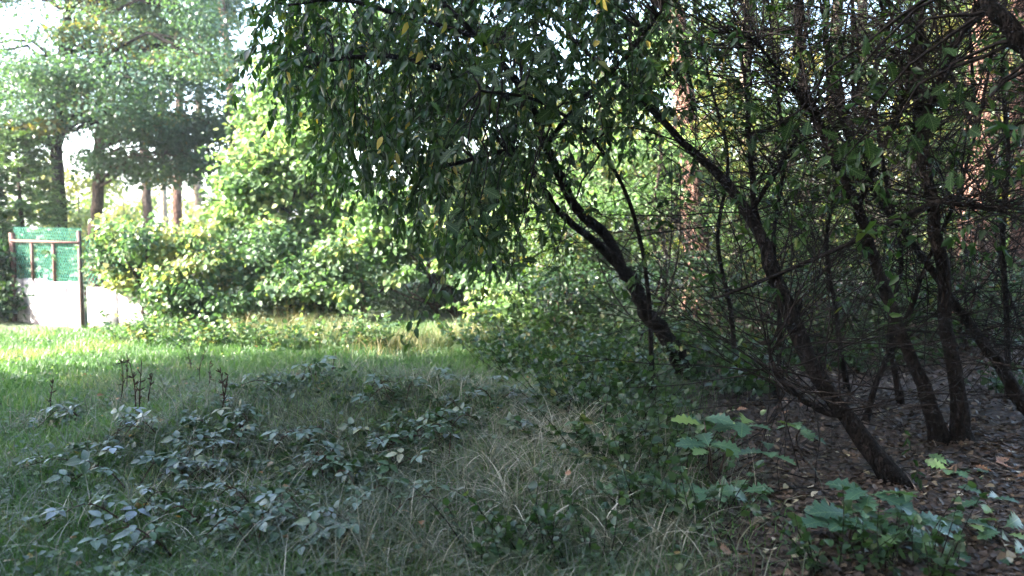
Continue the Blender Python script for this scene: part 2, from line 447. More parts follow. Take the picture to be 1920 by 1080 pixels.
fA = np.array([-8.42, 13.55, 0.0]); fB = np.array([-6.83, 12.72, 0.0]); fC = np.array([-5.72, 12.62, 0.0])
for p in (fA, fB, fC): p[2] = H(p[0], p[1])
fence = empty('garden_fence', fB, 'green chain-link fence on white concrete slabs with rusty frame beside the lawn', 'fence')
def fence_run(a, b, slabs, stiles, mesh_hi, rail=True):
    e = (b - a); Ln = np.linalg.norm(e[:2]); u = np.array([e[0], e[1], 0]) / Ln; nrmv = np.array([u[1], -u[0], 0.0])
    if nrmv[1] > 0: nrmv = -nrmv
    base = lambda t: a + (b - a) * t
    for k, (t0, t1, hh, mt) in enumerate(slabs):
        m_ = MB(); c0 = base((t0 + t1) / 2); lean = rng.normal() * .006
        box(m_, c0 + np.array([0, 0, hh / 2 - .06]) + nrmv * lean, u * (Ln * (t1 - t0) / 2 - .008), nrmv * .025, np.array([0, 0, hh / 2 + .06]))
        s = m_.build('concrete_slab', M[mt], fence)
        bv = s.modifiers.new('bevel', 'BEVEL'); bv.width = .008; bv.segments = 1
        s['label'] = 'stained pinkish concrete slab' if mt == 'slab_pink' else 'pale concrete slab'
    # chain link: two families of slanting wires
    z0, z1 = .70, mesh_hi; hgt = z1 - z0
    m_ = MB(); sp = .062
    k = -hgt
    while k < Ln + hgt:
        for sg in (1, -1):
            s0, s1 = (k, k + hgt * .62) if sg == 1 else (k + hgt * .62, k)
            ts = np.array([0, 1.0]); lo, hi = 0.0, 1.0
            ds = s1 - s0
            ta, tb = sorted(((0 - s0) / ds, (Ln - s0) / ds))
            lo, hi = max(0, ta), min(1, tb)
            if hi - lo > .02:
                tt = np.linspace(lo, hi, 3)
                P = np.array([a + u * (s0 + ds * t) + np.array([0, 0, z0 + hgt * t + (base((s0 + ds * t) / Ln)[2] - a[2])]) + nrmv * (.004 * sg) for t in tt])
                tube(m_, P, .0036, 4, cap=False)
        k += sp
    w = m_.build('wire_mesh', M['wire'], fence, kind='stuff')
    w['label'] = 'green plastic-coated chain-link mesh'
    for t, zz0, zz1, wd, mt in stiles:
        m_ = MB(); p = base(t)
        box(m_, p + np.array([0, 0, (zz0 + zz1) / 2]) + nrmv * .032, u * wd, nrmv * wd, np.array([0, 0, (zz1 - zz0) / 2]))
        m_.build('post', M[mt], fence)
    if rail:
        m_ = MB(); c0 = (a + b) / 2
        ev = (b - a) / 2
        box(m_, c0 + np.array([0, 0, 1.37]) + nrmv * .055, ev, nrmv * .014, np.array([0, 0, .020]))
        m_.build('rail', M['rust'], fence)
    return u, nrmv
uA, nA = fence_run(fA, fB, [(0, .22, .74, 'slab'), (.22, .50, .75, 'slab'), (.50, .78, .72, 'slab_pink'), (.78, .985, .74, 'slab_pink')],
                   [(.0, -.1, 1.5, .034, 'rust'), (.30, .72, 1.36, .018, 'rust'), (.62, .72, 1.36, .018, 'rust'), (.99, -.1, 1.56, .022, 'darkpost')], 1.60)
fence_run(fB + (fC - fB) * .03, fC, [(.02, .5, .64, 'slab'), (.5, .98, .62, 'slab')], [(1, -.1, 1.3, .03, 'darkpost')], 1.45, rail=False)
# red brushed ribbon-shaped mark on the third slab
m_ = MB()
p0 = fA + (fB - fA) * .66 + nA * .03
loop = [(-.10, .12), (-.03, .28), (.05, .44), (.09, .55), (.03, .62), (-.05, .57), (-.02, .44), (.06, .28), (.10, .14)]
P = smoothpath([p0 + uA * x + np.array([0, 0, z]) for x, z in loop], 30)
T = nrm(np.gradient(P, axis=0)); S = nrm(np.cross(T, nA))
V = np.concatenate([P + S * .022, P - S * .022]); n_ = len(P); i = np.arange(n_ - 1)
V = np.concatenate([V - nA * .002, V + nA * .002])
m_.add(V, np.concatenate([np.stack([i + 2 * n_, i + 2 * n_ + 1, i + 3 * n_ + 1, i + 3 * n_], -1), np.stack([i, i + n_, i + n_ + 1, i + 1], -1)]))
pm = m_.build('painted_mark', M['paint'], fence); pm['label'] = 'faded red looped paint mark'

# ------------------------------------------------------------------ tree builders
def trunk_part(name, pts, radii, mat, parent, sides=12, n=28, bump=.05):
    P = smoothpath(pts, n); R = np.interp(np.linspace(0, 1, n), np.linspace(0, 1, len(radii)), radii)
    if name == 'trunk': R = R * (1 + .55 * np.exp(-np.linspace(0, 1, n) * 22))
    P[1:-1] += rng.normal(size=(n - 2, 3)) * (R[1:-1, None] * .14)
    m_ = MB(); tube(m_, P, R, sides, bump=bump)
    m_.build(name, mat, parent, smooth=True)
    return P, R

def nearest(P, c, below=.25):
    w = np.linalg.norm(P - c, axis=1) + 1.2 * np.maximum(P[:, 2] - (c[2] - below), 0)
    return int(np.argmin(w))

def branch_path(p0, p1, n=8, sag=.12):
    t = np.linspace(0, 1, n)[:, None]
    L = np.linalg.norm(p1 - p0)
    P = p0 + (p1 - p0) * t + np.array([0, 0, 1]) * (np.sin(t * np.pi) * sag * L)
    P[1:-1] += rng.normal(size=(n - 2, 3)) * L * .025
    return P

def tree(name, label, group, pts, radii, bark, clumps, leafm, tmpl=LEAF_Q, sides=10, bk=None, br=.05, cat='tree', tv=.18, up=.6, down=.5, sub=9):
    """clumps: (centre, radii, leaves, leaf size[, tint])"""
    base = np.array(pts[0], float)
    root = empty(name, base, label, cat, group)
    P, R = trunk_part('trunk', pts, radii, M[bark], root, sides)
    mbl = MB(); mbt = MB()
    for cl in clumps:
        c = np.array(cl[0], float); tint = cl[4] if len(cl) > 4 else None
        cs = clump(mbl, c, cl[1], cl[2], cl[3], tmpl, tint=tint, tv=tv, up=up, down=down, sub=sub)
        k = nearest(P, c, .4 * cl[1][2])
        L = np.linalg.norm(c - P[k])
        B = branch_path(P[k], c, 7)
        r0 = min(R[k] * .6, br)
        tube(mbt, B, np.linspace(r0, r0 * .3, 7), 5, r=rng.random(), cap=False)
        for q in cs[:5]:
            tube(mbt, branch_path(B[4], q, 5, .05), np.linspace(r0 * .35, r0 * .08 + .002, 5), 3, cap=False, r=rng.random())
    if mbt.n: mbt.build('branches', M[bk or bark], root, kind='stuff')
    if mbl.n: mbl.build('crown', M[leafm], root, kind='stuff')
    return root

# ------------------------------------------------------------------ background pines and broadleaf trees
def pine(px_pts, Y, w, label, top=11, bark='pine', group='pine trunks in the wood behind', foliage=True, tint=None):
    """px_pts from the ground up; widths in 1920-px units"""
    pts = [at(x, y, Y) for x, y in px_pts]
    b = pts[0]; z0 = H(b[0], b[1]); pts[0] = np.array([b[0], b[1], z0 - .05])
    if pts[1][2] < pts[0][2] + .3: pts.pop(1)
    last = pts[-1]; sl = nrm(pts[-1] - pts[-2])
    if last[2] < top: pts.append(last + np.array([sl[0] * .5, sl[1] * .5, 1]) * (top - last[2]))
    r = w / FPX * Y / 2
    cl = []
    if foliage:
        tp = pts[-1]
        for k in range(7):
            a = rng.uniform(0, 2 * np.pi); q = rng.uniform(.4, 1.6)
            cl.append((tp + np.array([math.cos(a) * q, math.sin(a) * q, rng.uniform(-3, .6)]), (.9, .9, .5), 420, .17, tint))
    return tree('pine_tree', label, group, pts, [r * 1.15, r, r * .85, r * .5], bark, cl, 'conifer', sides=12, br=.04)

pine([(1318, 610), (1305, 450), (1292, 330), (1283, 200), (1268, 60), (1255, -60)], 14.5, 44, 'reddish pine with sunlit bark behind the leaning cherry tree')
pine([(1822, 640), (1828, 450), (1836, 300), (1842, 150), (1850, 0)], 12.0, 62, 'stout pinkish pine trunk behind the twin dark stems', group=None)
pine([(1795, 620), (1793, 450), (1788, 280), (1784, 150), (1780, 0)], 15.5, 24, 'slim pale pine trunk next to the stout pinkish pine', bark='palebark')
pine([(1872, 610), (1874, 450), (1872, 300), (1874, 100)], 15, 30, 'pale slender pine trunk right of the stout pinkish pine', bark='palebark')
pine([(1915, 630), (1912, 450), (1916, 300), (1910, 100)], 12.5, 40, 'reddish pine trunk at the edge of the twig tangle')
pine([(1398, 600), (1396, 400), (1396, 170), (1400, 40)], 19, 20, 'thin pale trunk shining behind the twig tangle', bark='palebark')
pine([(1545, 600), (1552, 400), (1560, 200), (1570, 0)], 18, 26, 'brown pine trunk behind the slanting stem', bark='brownbark')
pine([(1640, 600), (1632, 400), (1622, 200), (1618, 0)], 20, 24, 'brown pine trunk in the gap between the twin stems', bark='brownbark')
pine([(1465, 600), (1462, 400), (1455, 150)], 22, 22, 'brown pine trunk behind the leaning trunk', bark='brownbark')
pine([(1130, 590), (1135, 400), (1128, 150)], 21, 20, 'brown pine trunk seen through the cherry fork', bark='brownbark')
pine([(335, 560), (333, 400), (336, 250), (332, 100)], 24, 16, 'reddish pine trunk glowing beyond the vine bush', group=None)
pine([(278, 560), (276, 400), (270, 260), (268, 100)], 24, 16, 'greyish brown pine trunk beyond the vine bush', bark='brownbark', group=None)
pine([(372, 560), (370, 400), (372, 250), (376, 60)], 27, 14, 'thin pale pine trunk beyond the vine bush', bark='palebark', group=None)
pine([(310, 560), (308, 400), (304, 200)], 30, 12, 'far thin trunk between the brighter pines', bark='palebark', group=None)
pine([(455, 560), (440, 300), (425, 80), (410, -40)], 23, 14, 'tall pine whose reddish branches stand against the white sky', top=9, group=None)

# left: oak with blue-green leaves turning orange
oc = []
for k in range(84):
    px, py = rng.uniform(-90, 400), rng.uniform(-130, 245)
    if px > 330 and py > 200: py -= 90
    oc.append((at(px, py, rng.uniform(14.5, 19)), (rng.uniform(.6, 1.0), .8, rng.uniform(.36, .56)), 850, .078, rng.uniform(.1, .75)))
for px, py in ((130, 62), (165, 55), (320, 108), (95, 232), (40, 245)):
    oc.append((at(px, py, 15.2), (.34, .3, .16), 110, .12, .99))
tree('oak_tree', 'big oak with layered blue-green leaves and orange patches behind the fence', None,
     [gp(112, 560) * np.array([0, 0, 1]) + np.array([-9.6, 17, -.05]), at(112, 420, 17), at(108, 300, 17), at(116, 180, 17), at(124, 60, 17), at(130, -90, 17)],
     [.14, .125, .115, .10, .06], 'bark', oc, 'oak', LEAF_Q, br=.05, up=.9, down=.25)
oc = []
for k in range(34):
    px, py = rng.uniform(185, 430), rng.uniform(205, 345)
    oc.append((at(px, py, rng.uniform(17, 20)), (.7, .7, .42), 420, .09, rng.uniform(.05, .6)))
tree('oak_tree', 'slim oak with dark drooping lower boughs beyond the fence', None,
     [at(178, 560, 19) * np.array([1, 1, 0]), at(178, 430, 19), at(186, 330, 19), at(188, 230, 19), at(196, 100, 19)],
     [.16, .13, .12, .08], 'brownbark', oc, 'oak', LEAF_BROAD, br=.04, up=.9, down=.3)

# feathery arborvitae at the left edge
def conifer_bush(px, py_top, Y, halfw, label, n=900):
    b = at(px, 560, Y); b[2] = H(b[0], b[1]); top = at(px, py_top, Y)[2]
    root = empty('thuja_shrub', b, label, 'shrub')
    m_ = MB(); tube(m_, [b, b + np.array([0.05, 0, top * .5]), np.array([b[0], b[1], top])], [.07, .05, .01], 8)
    m_.build('trunk', M['brownbark'], root)
    ml, mt = MB(), MB()
    for k in range(n):
        z = b[2] + (top - b[2]) * rng.random() ** .9; fr = (z - b[2]) / (top - b[2])
        a = rng.uniform(0, 2 * np.pi); rad = halfw * (1 - fr ** 1.6) * rng.uniform(.3, .9)
        p = np.array([b[0] + math.cos(a) * rad, b[1] + math.sin(a) * rad, z])
        d = np.array([math.cos(a), math.sin(a), .55])
        spray(ml, mt, p, d, .45, 34, .085, leaf_oval(.17, .02, .05), droop=.5, tint=rng.uniform(.2, .95), hang=.1, tr=.004)
    mt.build('branches', M['twig'], root, kind='stuff'); ml.build('foliage', M['thuja'], root, kind='stuff')
conifer_bush(42, 255, 15.0, 1.15, 'feathery bright green thuja behind the fence post')
conifer_bush(-60, 300, 14.2, .9, 'feathery thuja half hidden at the end of the fence')

# broadleaf wood behind, trees one can tell apart
wood_labels = {(560, 19): 'leafy maple rising behind the tall sunlit maple bush', (690, 22): 'tall maple far behind the pale wooden stake', (820, 18): 'dark lime behind the hollow in the hedge',
    (900, 24): 'tall maple far behind the cherry canopy', (985, 20): 'maple showing under the cherry canopy left of the fork', (1090, 17.5): 'sunlit maple showing through the cherry fork',
    (1180, 23): 'tall maple far behind the cherry fork', (1240, 18): 'low maple just left of the reddish pine', (1345, 21): 'yellowing birch just right of the reddish pine',
    (1440, 17): 'low dark lime behind the fork of the leaning trunk', (1500, 25): 'tall yellowing birch far behind the slanting stem', (1590, 19): 'low dark lime behind the slanting stem',
    (1690, 22): 'yellowing birch between the twin dark stems', (1745, 17): 'low dark lime behind the upright stem', (1850, 21): 'yellowing birch behind the stout pinkish pine',
    (1925, 17): 'dark lime right of the pale slender pine', (1980, 24): 'tall maple at the far end of the twig tangle', (1290, 15.5): 'tall maple standing right behind the reddish pine',
    (1400, 14.5): 'tall dark lime by the thin pale trunk', (1500, 15): 'tall maple above the bare thicket deep behind the leaning trunk', (1610, 16): 'tall yellowing birch beyond the slanting stem',
    (1700, 14.5): 'tall dark lime beyond the gap of the twin stems', (1790, 16): 'tall yellowing birch beside the slim pale pine', (1890, 14.5): 'tall maple beside the reddish pine at the tangle edge',
    (1980, 15): 'tall dark lime past the reddish pine at the tangle edge', (1150, 15): 'tall maple above the cherry fork'}
for px, Y, top, kind, wd in [(560, 19, 90, 0, 1.7), (690, 22, 40, 0, 2.2), (820, 18, 150, 2, 1.8), (900, 24, -50, 0, 2.4), (985, 20, 170, 0, 1.7),
                             (1090, 17.5, 140, 0, 1.7), (1180, 23, 20, 0, 2.2), (1240, 18, 230, 0, 1.5), (1345, 21, 60, 1, 2.0), (1440, 17, 260, 2, 1.6), 
                             (1590, 19, 330, 2, 1.7), (1690, 22, 60, 1, 2.0), (1745, 17, 290, 2, 1.5), (1850, 21, 0, 1, 2.1), (1925, 17, 230, 2, 1.7), (1980, 24, -40, 0, 2.4),
                             (1290, 15.5, -60, 0, 1.6), (1400, 14.5, -90, 2, 1.7), (1700, 14.5, -60, 2, 1.6), (1500, 15, -60, 0, 1.6), (1790, 16, -90, 1, 1.8), (1890, 14.5, -90, 0, 1.7), (1980, 15, -60, 2, 1.7)]:
    b = at(px, 560, Y); b[2] = H(b[0], b[1]) - .05; zt = at(px, top, Y)[2]
    cl = []
    nC = 22
    for k in range(nC):
        z = rng.uniform(.8, zt); a = rng.uniform(0, 2 * np.pi); q = wd * math.sqrt(rng.random()) * (1 - .4 * z / zt)
        cl.append(((b[0] + math.cos(a) * q, b[1] + math.sin(a) * q, z), (.72, .72, .5), 430, .075 if Y < 18 else .09 if Y < 21 else .12, None))
    tree('birch_tree' if kind == 1 else 'maple_tree' if kind == 0 else 'lime_tree', wood_labels[(px, Y)], 'trees of the wood behind',
         [b, b + np.array([.1, 0, zt * .35]), b + np.array([-.05, .1, zt * .7]), b + np.array([.1, 0, zt])], [.10, .08, .06, .02],
         ['brownbark', 'palebark', 'bark'][kind], cl, 'forest', LEAF_BROAD, sides=8, br=.03)
# glowing yellow bushes in the clearing on the left
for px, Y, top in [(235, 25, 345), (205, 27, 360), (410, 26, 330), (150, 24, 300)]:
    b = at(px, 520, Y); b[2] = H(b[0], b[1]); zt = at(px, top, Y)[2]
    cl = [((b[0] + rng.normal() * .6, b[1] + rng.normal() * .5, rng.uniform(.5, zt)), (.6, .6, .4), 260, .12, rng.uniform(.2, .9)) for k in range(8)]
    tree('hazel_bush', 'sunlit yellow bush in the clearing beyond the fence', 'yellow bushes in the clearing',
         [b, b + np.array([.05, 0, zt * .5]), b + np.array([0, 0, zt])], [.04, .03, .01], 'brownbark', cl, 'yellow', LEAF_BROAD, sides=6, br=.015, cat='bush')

# far wood that reads as one mass
mb = MB()
for k in range(330):
    x = rng.uniform(-45, 50); y = rng.uniform(34, 62)
    if -26 < x < -5 and rng.random() < .55: continue
    z = rng.uniform(0.3, 7.0) * (1 if x > -5 else .55)
    clump(mb, (x, y, z), (2.3, 1.6, 1.2), 130, .30, LEAF_Q, sub=7)
dw = mb.build('distant_woodland', M['forest']); dw['kind'] = 'stuff'
tag(dw, 'far-off mass of woodland closing the view behind the trees', 'woodland')

# unseen trees: left rows cast the clearing's shade, those behind and right added to cut skylight
sp_ = np.array([-SUN_XY[1], SUN_XY[0]]) * -1
sh = [tuple(SUN_XY * b_ + sp_ * s_) + (h_, w_) for s_, b_, h_, w_ in [(7.9, 8.5, 10, 2.2), (2.5, 8.5, 10.5, 2.4), (-1.5, 9, 11, 2.8), (-5.5, 8, 11, 3.0), (6.0, 13, 14, 2.8), (-.5, 13.5, 14, 3.0), (4.6, 10.5, 12, 2.2), (.6, 10.8, 12, 2.2), (7.6, 15.5, 16, 2.2),
      (22.2, 16, 18, 2.9), (26.5, 17, 17, 3.2)]] + [(2.5, -6.5, 12, 3.2), (6.5, -3.0, 11, 3.0), (9.0, 1.5, 11, 2.8), (4.2, -2.4, 9, 2.6), (-4.5, -12, 14, 3.6), (.8, -12.5, 14, 3.6), (6.2, -10.5, 14, 3.6), (11, -7, 13, 3.4), (13, -.5, 13, 3.2), (12.5, 5.0, 12, 2.4)]
for x, y, h, wd in sh:
    cl = []
    for k in range(34 if x < -6 and y < 6 else 24):
        a = rng.uniform(0, 2 * np.pi); q = wd * math.sqrt(rng.random()); z = rng.uniform(1.4, h)
        cl.append(((x + math.cos(a) * q, y + math.sin(a) * q, z), (1.25, 1.25, .8), 330, .22, None))
    tree('lime_tree', 'tall leafy lime out of view, shading the clearing', 'unseen limes shading the clearing',
         [(x, y, -.05), (x + .1, y, h * .35), (x, y + .1, h * .7), (x, y, h)], [.24, .2, .14, .04], 'brownbark', cl, 'forest', LEAF_BROAD, sides=10, br=.07)

cl = []  # crown added out of view overhead to cut skylight on the foreground
for k in range(26):
    a = rng.uniform(0, 2 * np.pi); q = 3.2 * math.sqrt(rng.random())
    cl.append(((2.6 + math.cos(a) * q, -1.0 + math.sin(a) * q, rng.uniform(4.2, 8)), (1.0, 1.0, .5), 330, .2, None))
tree('maple_tree', 'unseen broad maple added overhead to dim the foreground', None, [(3.2, -1.6, -.05), (3.1, -1.5, 2), (2.9, -1.3, 4), (2.7, -1.1, 7.5)], [.22, .18, .15, .05], 'brownbark', cl, 'forest', LEAF_BROAD, br=.06)

# ------------------------------------------------------------------ sunlit hedge trees and bushes along the far edge
def bush(name, label, group, spots, leafm, tmpl=LEAF_BROAD, n=420, size=.085, ground=None, stems=6, cat='bush', R=(.5, .45, .36), tints=(.1, .9), down=.5, up=.6, sub=9, shoots=26):
    """spots: (px, py, Y) foliage clump centres"""
    pts = [at(*s[:3]) for s in spots]
    cx = np.mean([p[0] for p in pts]) if ground is None else ground[0]
    cy = np.mean([p[1] for p in pts]) if ground is None else ground[1]
    b = np.array([cx, cy, H(cx, cy)])
    root = empty(name, b, label, cat, group)
    ml, mt = MB(), MB()
    sp = []
    for k in range(stems):
        tip = pts[rng.integers(len(pts))]
        q = b + np.array([rng.normal() * .25, rng.normal() * .15, -.03])
        P = branch_path(q, tip, 8, .08); sp.append(P)
        m_ = MB(); r0 = .012 + .006 * np.linalg.norm(tip - q); tube(m_, P, np.linspace(r0, r0 * .3, 8), 6)
        m_.build('stem', M['brownbark'], root, smooth=True)
    A = np.concatenate(sp)
    for p, s in zip(pts, spots):
        RR = np.array(R) * (s[3] if len(s) > 3 else 1)
        cs = clump(ml, p, RR, int(n * (s[3] ** 2 if len(s) > 3 else 1)), size, tmpl, tint=s[4] if len(s) > 4 else rng.uniform(*tints), down=down, up=up, sub=sub)
        k = nearest(A, p)
        tube(mt, branch_path(A[k], p, 5), np.linspace(.010, .004, 5), 4, cap=False)
        for q in cs[:5]: tube(mt, branch_path(p, q, 4, .03), np.linspace(.005, .002, 4), 3, cap=False)
    for k in range(shoots):
        p = pts[rng.integers(len(pts))] + rng.normal(size=3) * np.array([.25, .2, .15])
        spray(ml, mt, p, np.array([rng.normal() * .7, -.25 + rng.normal() * .4, .7 + rng.normal() * .4]), rng.uniform(.4, .95), 15, size, tmpl, droop=rng.uniform(.2, 1.0), tint=rng.uniform(*tints), hang=.3, tr=.005)
    mt.build('twigs', M['twig'], root, kind='stuff')
    ml.build('foliage', M[leafm], root, kind='stuff')
    return root

def fill(n, poly, Y, f=1.0):
    """random spots inside a px rectangle list"""
    out = []
    for k in range(n):
        x0, y0, x1, y1 = poly[rng.integers(len(poly))]
        out.append((rng.uniform(x0, x1), rng.uniform(y0, y1), rng.uniform(*Y), f * rng.uniform(.8, 1.2)))
    return out

bush('vine_covered_bush', 'rounded bush smothered in climbing vine beside the concrete slabs', None,
     fill(36, [(235, 430, 330, 560), (250, 415, 430, 520), (300, 520, 440, 610)], (11.9, 13.0), .85) + [(205, 450, 12.4, .6), (200, 490, 12.4, .6), (220, 430, 12.4, .7), (225, 520, 12.3, .6), (180, 470, 12.4, .35)],
     'vine', n=400, size=.085, R=(.46, .4, .34), stems=8, sub=6)
bush('hazel_bush', 'broad leafy bush with low hanging sprays along the lawn edge', None,
     fill(30, [(430, 440, 650, 600), (420, 480, 640, 620)], (12.3, 13.4)), 'vine', n=400, size=.085, R=(.48, .4, .36), stems=9, sub=6)
bush('maple_tree', 'tall sunlit yellow-green maple bush beside the dark canopy', None,
     fill(40, [(430, 250, 600, 460), (500, 90, 640, 330), (470, 130, 600, 300)], (13.2, 14.8)) + fill(12, [(530, -60, 660, 160), (540, 20, 760, 260)], (14.5, 16), .9) + fill(14, [(590, 330, 720, 500)], (13.4, 14.2)),
     'hedge', n=480, size=.105, R=(.5, .45, .4), stems=7, cat='tree', ground=(-3.6, 14.0), tints=(.35, .85))
bush('hazel_bush', 'leafy sprays overhanging the dark hollow in the hedge', None,
     fill(26, [(640, 400, 900, 490), (700, 380, 1000, 470), (640, 360, 760, 470)], (12.8, 14.0)) + [(735, 520, 12.6, .55), (770, 510, 12.6, .5), (830, 500, 12.6, .5), (885, 520, 12.5, .6), (910, 545, 12.4, .7), (930, 520, 12.5, .8), (600, 545, 12.3, .6), (640, 560, 12.3, .6)],
     'hedge', n=380, size=.10, R=(.45, .4, .3), stems=6, ground=(-1.2, 14.4), down=.8)
bush('hollow_shade_bush', 'evergreen bush tinted dark to deepen the shaded hollow under the hedge', None,
     fill(34, [(600, 470, 960, 600)], (14.8, 16.2)), 'conifer', n=620, size=.08, R=(.55, .45, .42), stems=6, tints=(.0, .25), tmpl=leaf_oval(.16, .03, .05))  # darkest tints put the hollow's shade into the leaf colour
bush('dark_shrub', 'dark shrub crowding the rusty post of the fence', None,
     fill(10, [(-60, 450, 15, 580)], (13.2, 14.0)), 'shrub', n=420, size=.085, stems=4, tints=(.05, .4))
bush('fern_bush', 'light green bush glowing at the right of the hollow', None,
     fill(13, [(880, 545, 1010, 620), (890, 560, 980, 610)], (11.6, 12.3), .75), 'hedge', n=330, size=.085, R=(.34, .32, .25), stems=5, tints=(.4, .85))
# pale stake in the hollow
m_ = MB(); tube(m_, smoothpath([at(684, 605, 12.9), at(678, 540, 12.9), at(672, 490, 12.9), at(668, 440, 13.0)], 10), np.linspace(.045, .035, 10), 8, bump=.05)
st = m_.build('wooden_stake', M['palebark'], smooth=True, origin=at(684, 605, 12.9)); tag(st, 'pale wooden stake leaning in front of the dark hollow', 'stake')

bush('maple_tree', 'leafy young maple in front of the sunlit reddish pine', None,
     fill(22, [(1180, 60, 1360, 440), (1040, 230, 1250, 430)], (11.5, 13.8), .9), 'hedge', n=230, size=.085, R=(.55, .5, .38), stems=5, cat='tree', ground=(3.0, 12.8), tints=(.3, .8))
bush('birch_tree', 'thin leaved birch hanging before the stout pinkish pine', None,
     fill(17, [(1680, -20, 1920, 420), (1760, 60, 1930, 440)], (9.0, 11.0), .9), 'forest', n=160, size=.065, R=(.6, .5, .42), stems=5, cat='tree', ground=(5.9, 10.2), tints=(.2, .8))
# shaded shrubs in the wood on the right
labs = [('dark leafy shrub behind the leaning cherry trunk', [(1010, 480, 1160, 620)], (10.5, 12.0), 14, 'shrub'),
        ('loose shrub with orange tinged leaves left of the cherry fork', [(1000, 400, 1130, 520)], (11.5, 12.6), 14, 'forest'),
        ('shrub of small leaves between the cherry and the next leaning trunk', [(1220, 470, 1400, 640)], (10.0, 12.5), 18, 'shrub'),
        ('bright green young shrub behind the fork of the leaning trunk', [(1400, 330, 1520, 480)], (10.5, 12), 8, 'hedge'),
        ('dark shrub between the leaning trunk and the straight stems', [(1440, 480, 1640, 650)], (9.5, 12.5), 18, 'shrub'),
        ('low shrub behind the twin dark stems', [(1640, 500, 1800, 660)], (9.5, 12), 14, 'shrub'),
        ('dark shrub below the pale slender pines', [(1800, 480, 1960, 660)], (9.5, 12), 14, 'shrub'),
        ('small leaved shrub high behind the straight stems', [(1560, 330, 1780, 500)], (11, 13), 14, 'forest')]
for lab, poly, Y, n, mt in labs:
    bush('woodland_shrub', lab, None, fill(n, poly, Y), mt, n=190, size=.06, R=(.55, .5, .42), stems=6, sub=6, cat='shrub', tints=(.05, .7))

# ------------------------------------------------------------------ the leaning trees
def dead_twigs(P, R, n, L=(.5, 1.5), up=.35, r=.005, lo=.25, side=None, sub=3):
    """bare twigs springing from a stem; joined into one part"""
    m_ = MB(); tips = []
    for k in range(n):
        i = int(rng.uniform(lo, .98) * (len(P) - 1)); p = P[i]
        d = rng.normal(size=3) * np.array([1, .75, .55]) + np.array([0, 0, up])
        if side is not None: d = d + np.array(side)
        d = nrm(d); l = rng.uniform(*L)
        t = np.linspace(0, 1, 7)[:, None]
        Q = p + l * (t * d + t ** 2 * rng.normal(size=3) * .18) + rng.normal(size=(7, 3)) * .012
        Q[0] = p
        rr = r * rng.uniform(.6, 1.5)
        tube(m_, Q, np.linspace(rr, rr * .3, 7), 4, cap=False, r=rng.random())
        tips.append(Q)
        for s in range(sub):
            j = rng.integers(2, 6); d2 = nrm(d + rng.normal(size=3) * .6); l2 = l * rng.uniform(.2, .5)
            t2 = np.linspace(0, 1, 4)[:, None]
            tube(m_, Q[j] + l2 * (t2 * d2 + t2 ** 2 * rng.normal(size=3) * .15), np.linspace(rr * .5, rr * .2, 4), 3, cap=False, r=rng.random())
    return m_, tips

def base_on(p):
    p = np.array(p, float); p[2] = H(p[0], p[1]) - .04; return p

# single-leaf meshes
def outline_leaf(name, mat, prof, fold=.22, droop=.28):
    """prof: (half width, y) points from base to tip; quads each side of the midrib"""
    V = []; n = len(prof)
    for w, y in prof:
        zc = -droop * y * y
        V += [(0, y, zc), (w, y + .03 * w, zc + fold * w), (-w, y + .03 * w, zc + fold * w)]
    Q = []; 
    for i in range(n - 1):
        a, b = 3 * i, 3 * i + 3
        Q += [(a, a + 1, b + 1, b), (a, b, b + 2, a + 2)]
    m_ = MB(); m_.add(V, Q)
    return m_.mesh(name, mat)
OAK_PROF = [(.012, -.12), (.02, 0), (.08, .10), (.19, .19), (.10, .27), (.28, .38), (.14, .46), (.36, .58), (.18, .66), (.29, .78), (.12, .85), (.12, .94), (.0, 1.0)]
ROUND_PROF = [(.012, -.10), (.02, 0), (.24, .12), (.36, .32), (.34, .52), (.24, .74), (.10, .9), (0, 1)]
me_oak = outline_leaf('oak_leaf_blade', M['sapling'], OAK_PROF)
me_darkoak = outline_leaf('oak_leaf_blade', M['darkoak'], OAK_PROF, .25, .3)
me_cherry = outline_leaf('cherry_leaf_blade', M['cherry_one'], [(.006, -.12), (.01, 0), (.14, .14), (.21, .36), (.19, .58), (.10, .82), (0, 1)], .3, .25)

def leaf_obj(name, me, pos, d, n, size, parent):
    d = Vector(d).normalized(); n = Vector(n); r = d.cross(n).normalized(); n = r.cross(d)
    ob = bpy.data.objects.new(name, me); C.objects.link(ob)
    m4 = Matrix((( r.x, d.x, n.x, 0), (r.y, d.y, n.y, 0), (r.z, d.z, n.z, 0), (0, 0, 0, 1)))
    m4 = m4 @ Matrix.Scale(size, 4)
    loc = Vector(pos)
    if parent is not None:
        ob.parent = parent; loc = loc - parent.location
    m4.translation = loc
    ob.matrix_basis = m4
    return ob

# A: cherry with the wide dark canopy
cb = base_on(at(1302, 735, 8.4))
cherry = empty('cherry_tree', cb, 'leaning forked cherry tree with a wide dark hanging canopy', 'tree')
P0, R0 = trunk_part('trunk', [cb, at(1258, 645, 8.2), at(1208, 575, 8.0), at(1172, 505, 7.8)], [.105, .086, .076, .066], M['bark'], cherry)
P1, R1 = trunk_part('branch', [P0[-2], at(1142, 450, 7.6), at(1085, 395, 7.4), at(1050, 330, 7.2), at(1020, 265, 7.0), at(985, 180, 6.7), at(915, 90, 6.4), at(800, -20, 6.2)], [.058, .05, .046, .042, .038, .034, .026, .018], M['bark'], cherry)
P2, R2 = trunk_part('branch', [P0[-4], at(1110, 450, 7.8), at(1050, 400, 7.7), at(1012, 345, 7.5), at(985, 302, 7.4), at(945, 285, 7.2), at(860, 305, 6.9), at(770, 330, 6.7)], [.045, .038, .034, .031, .028, .024, .018, .012], M['bark'], cherry)
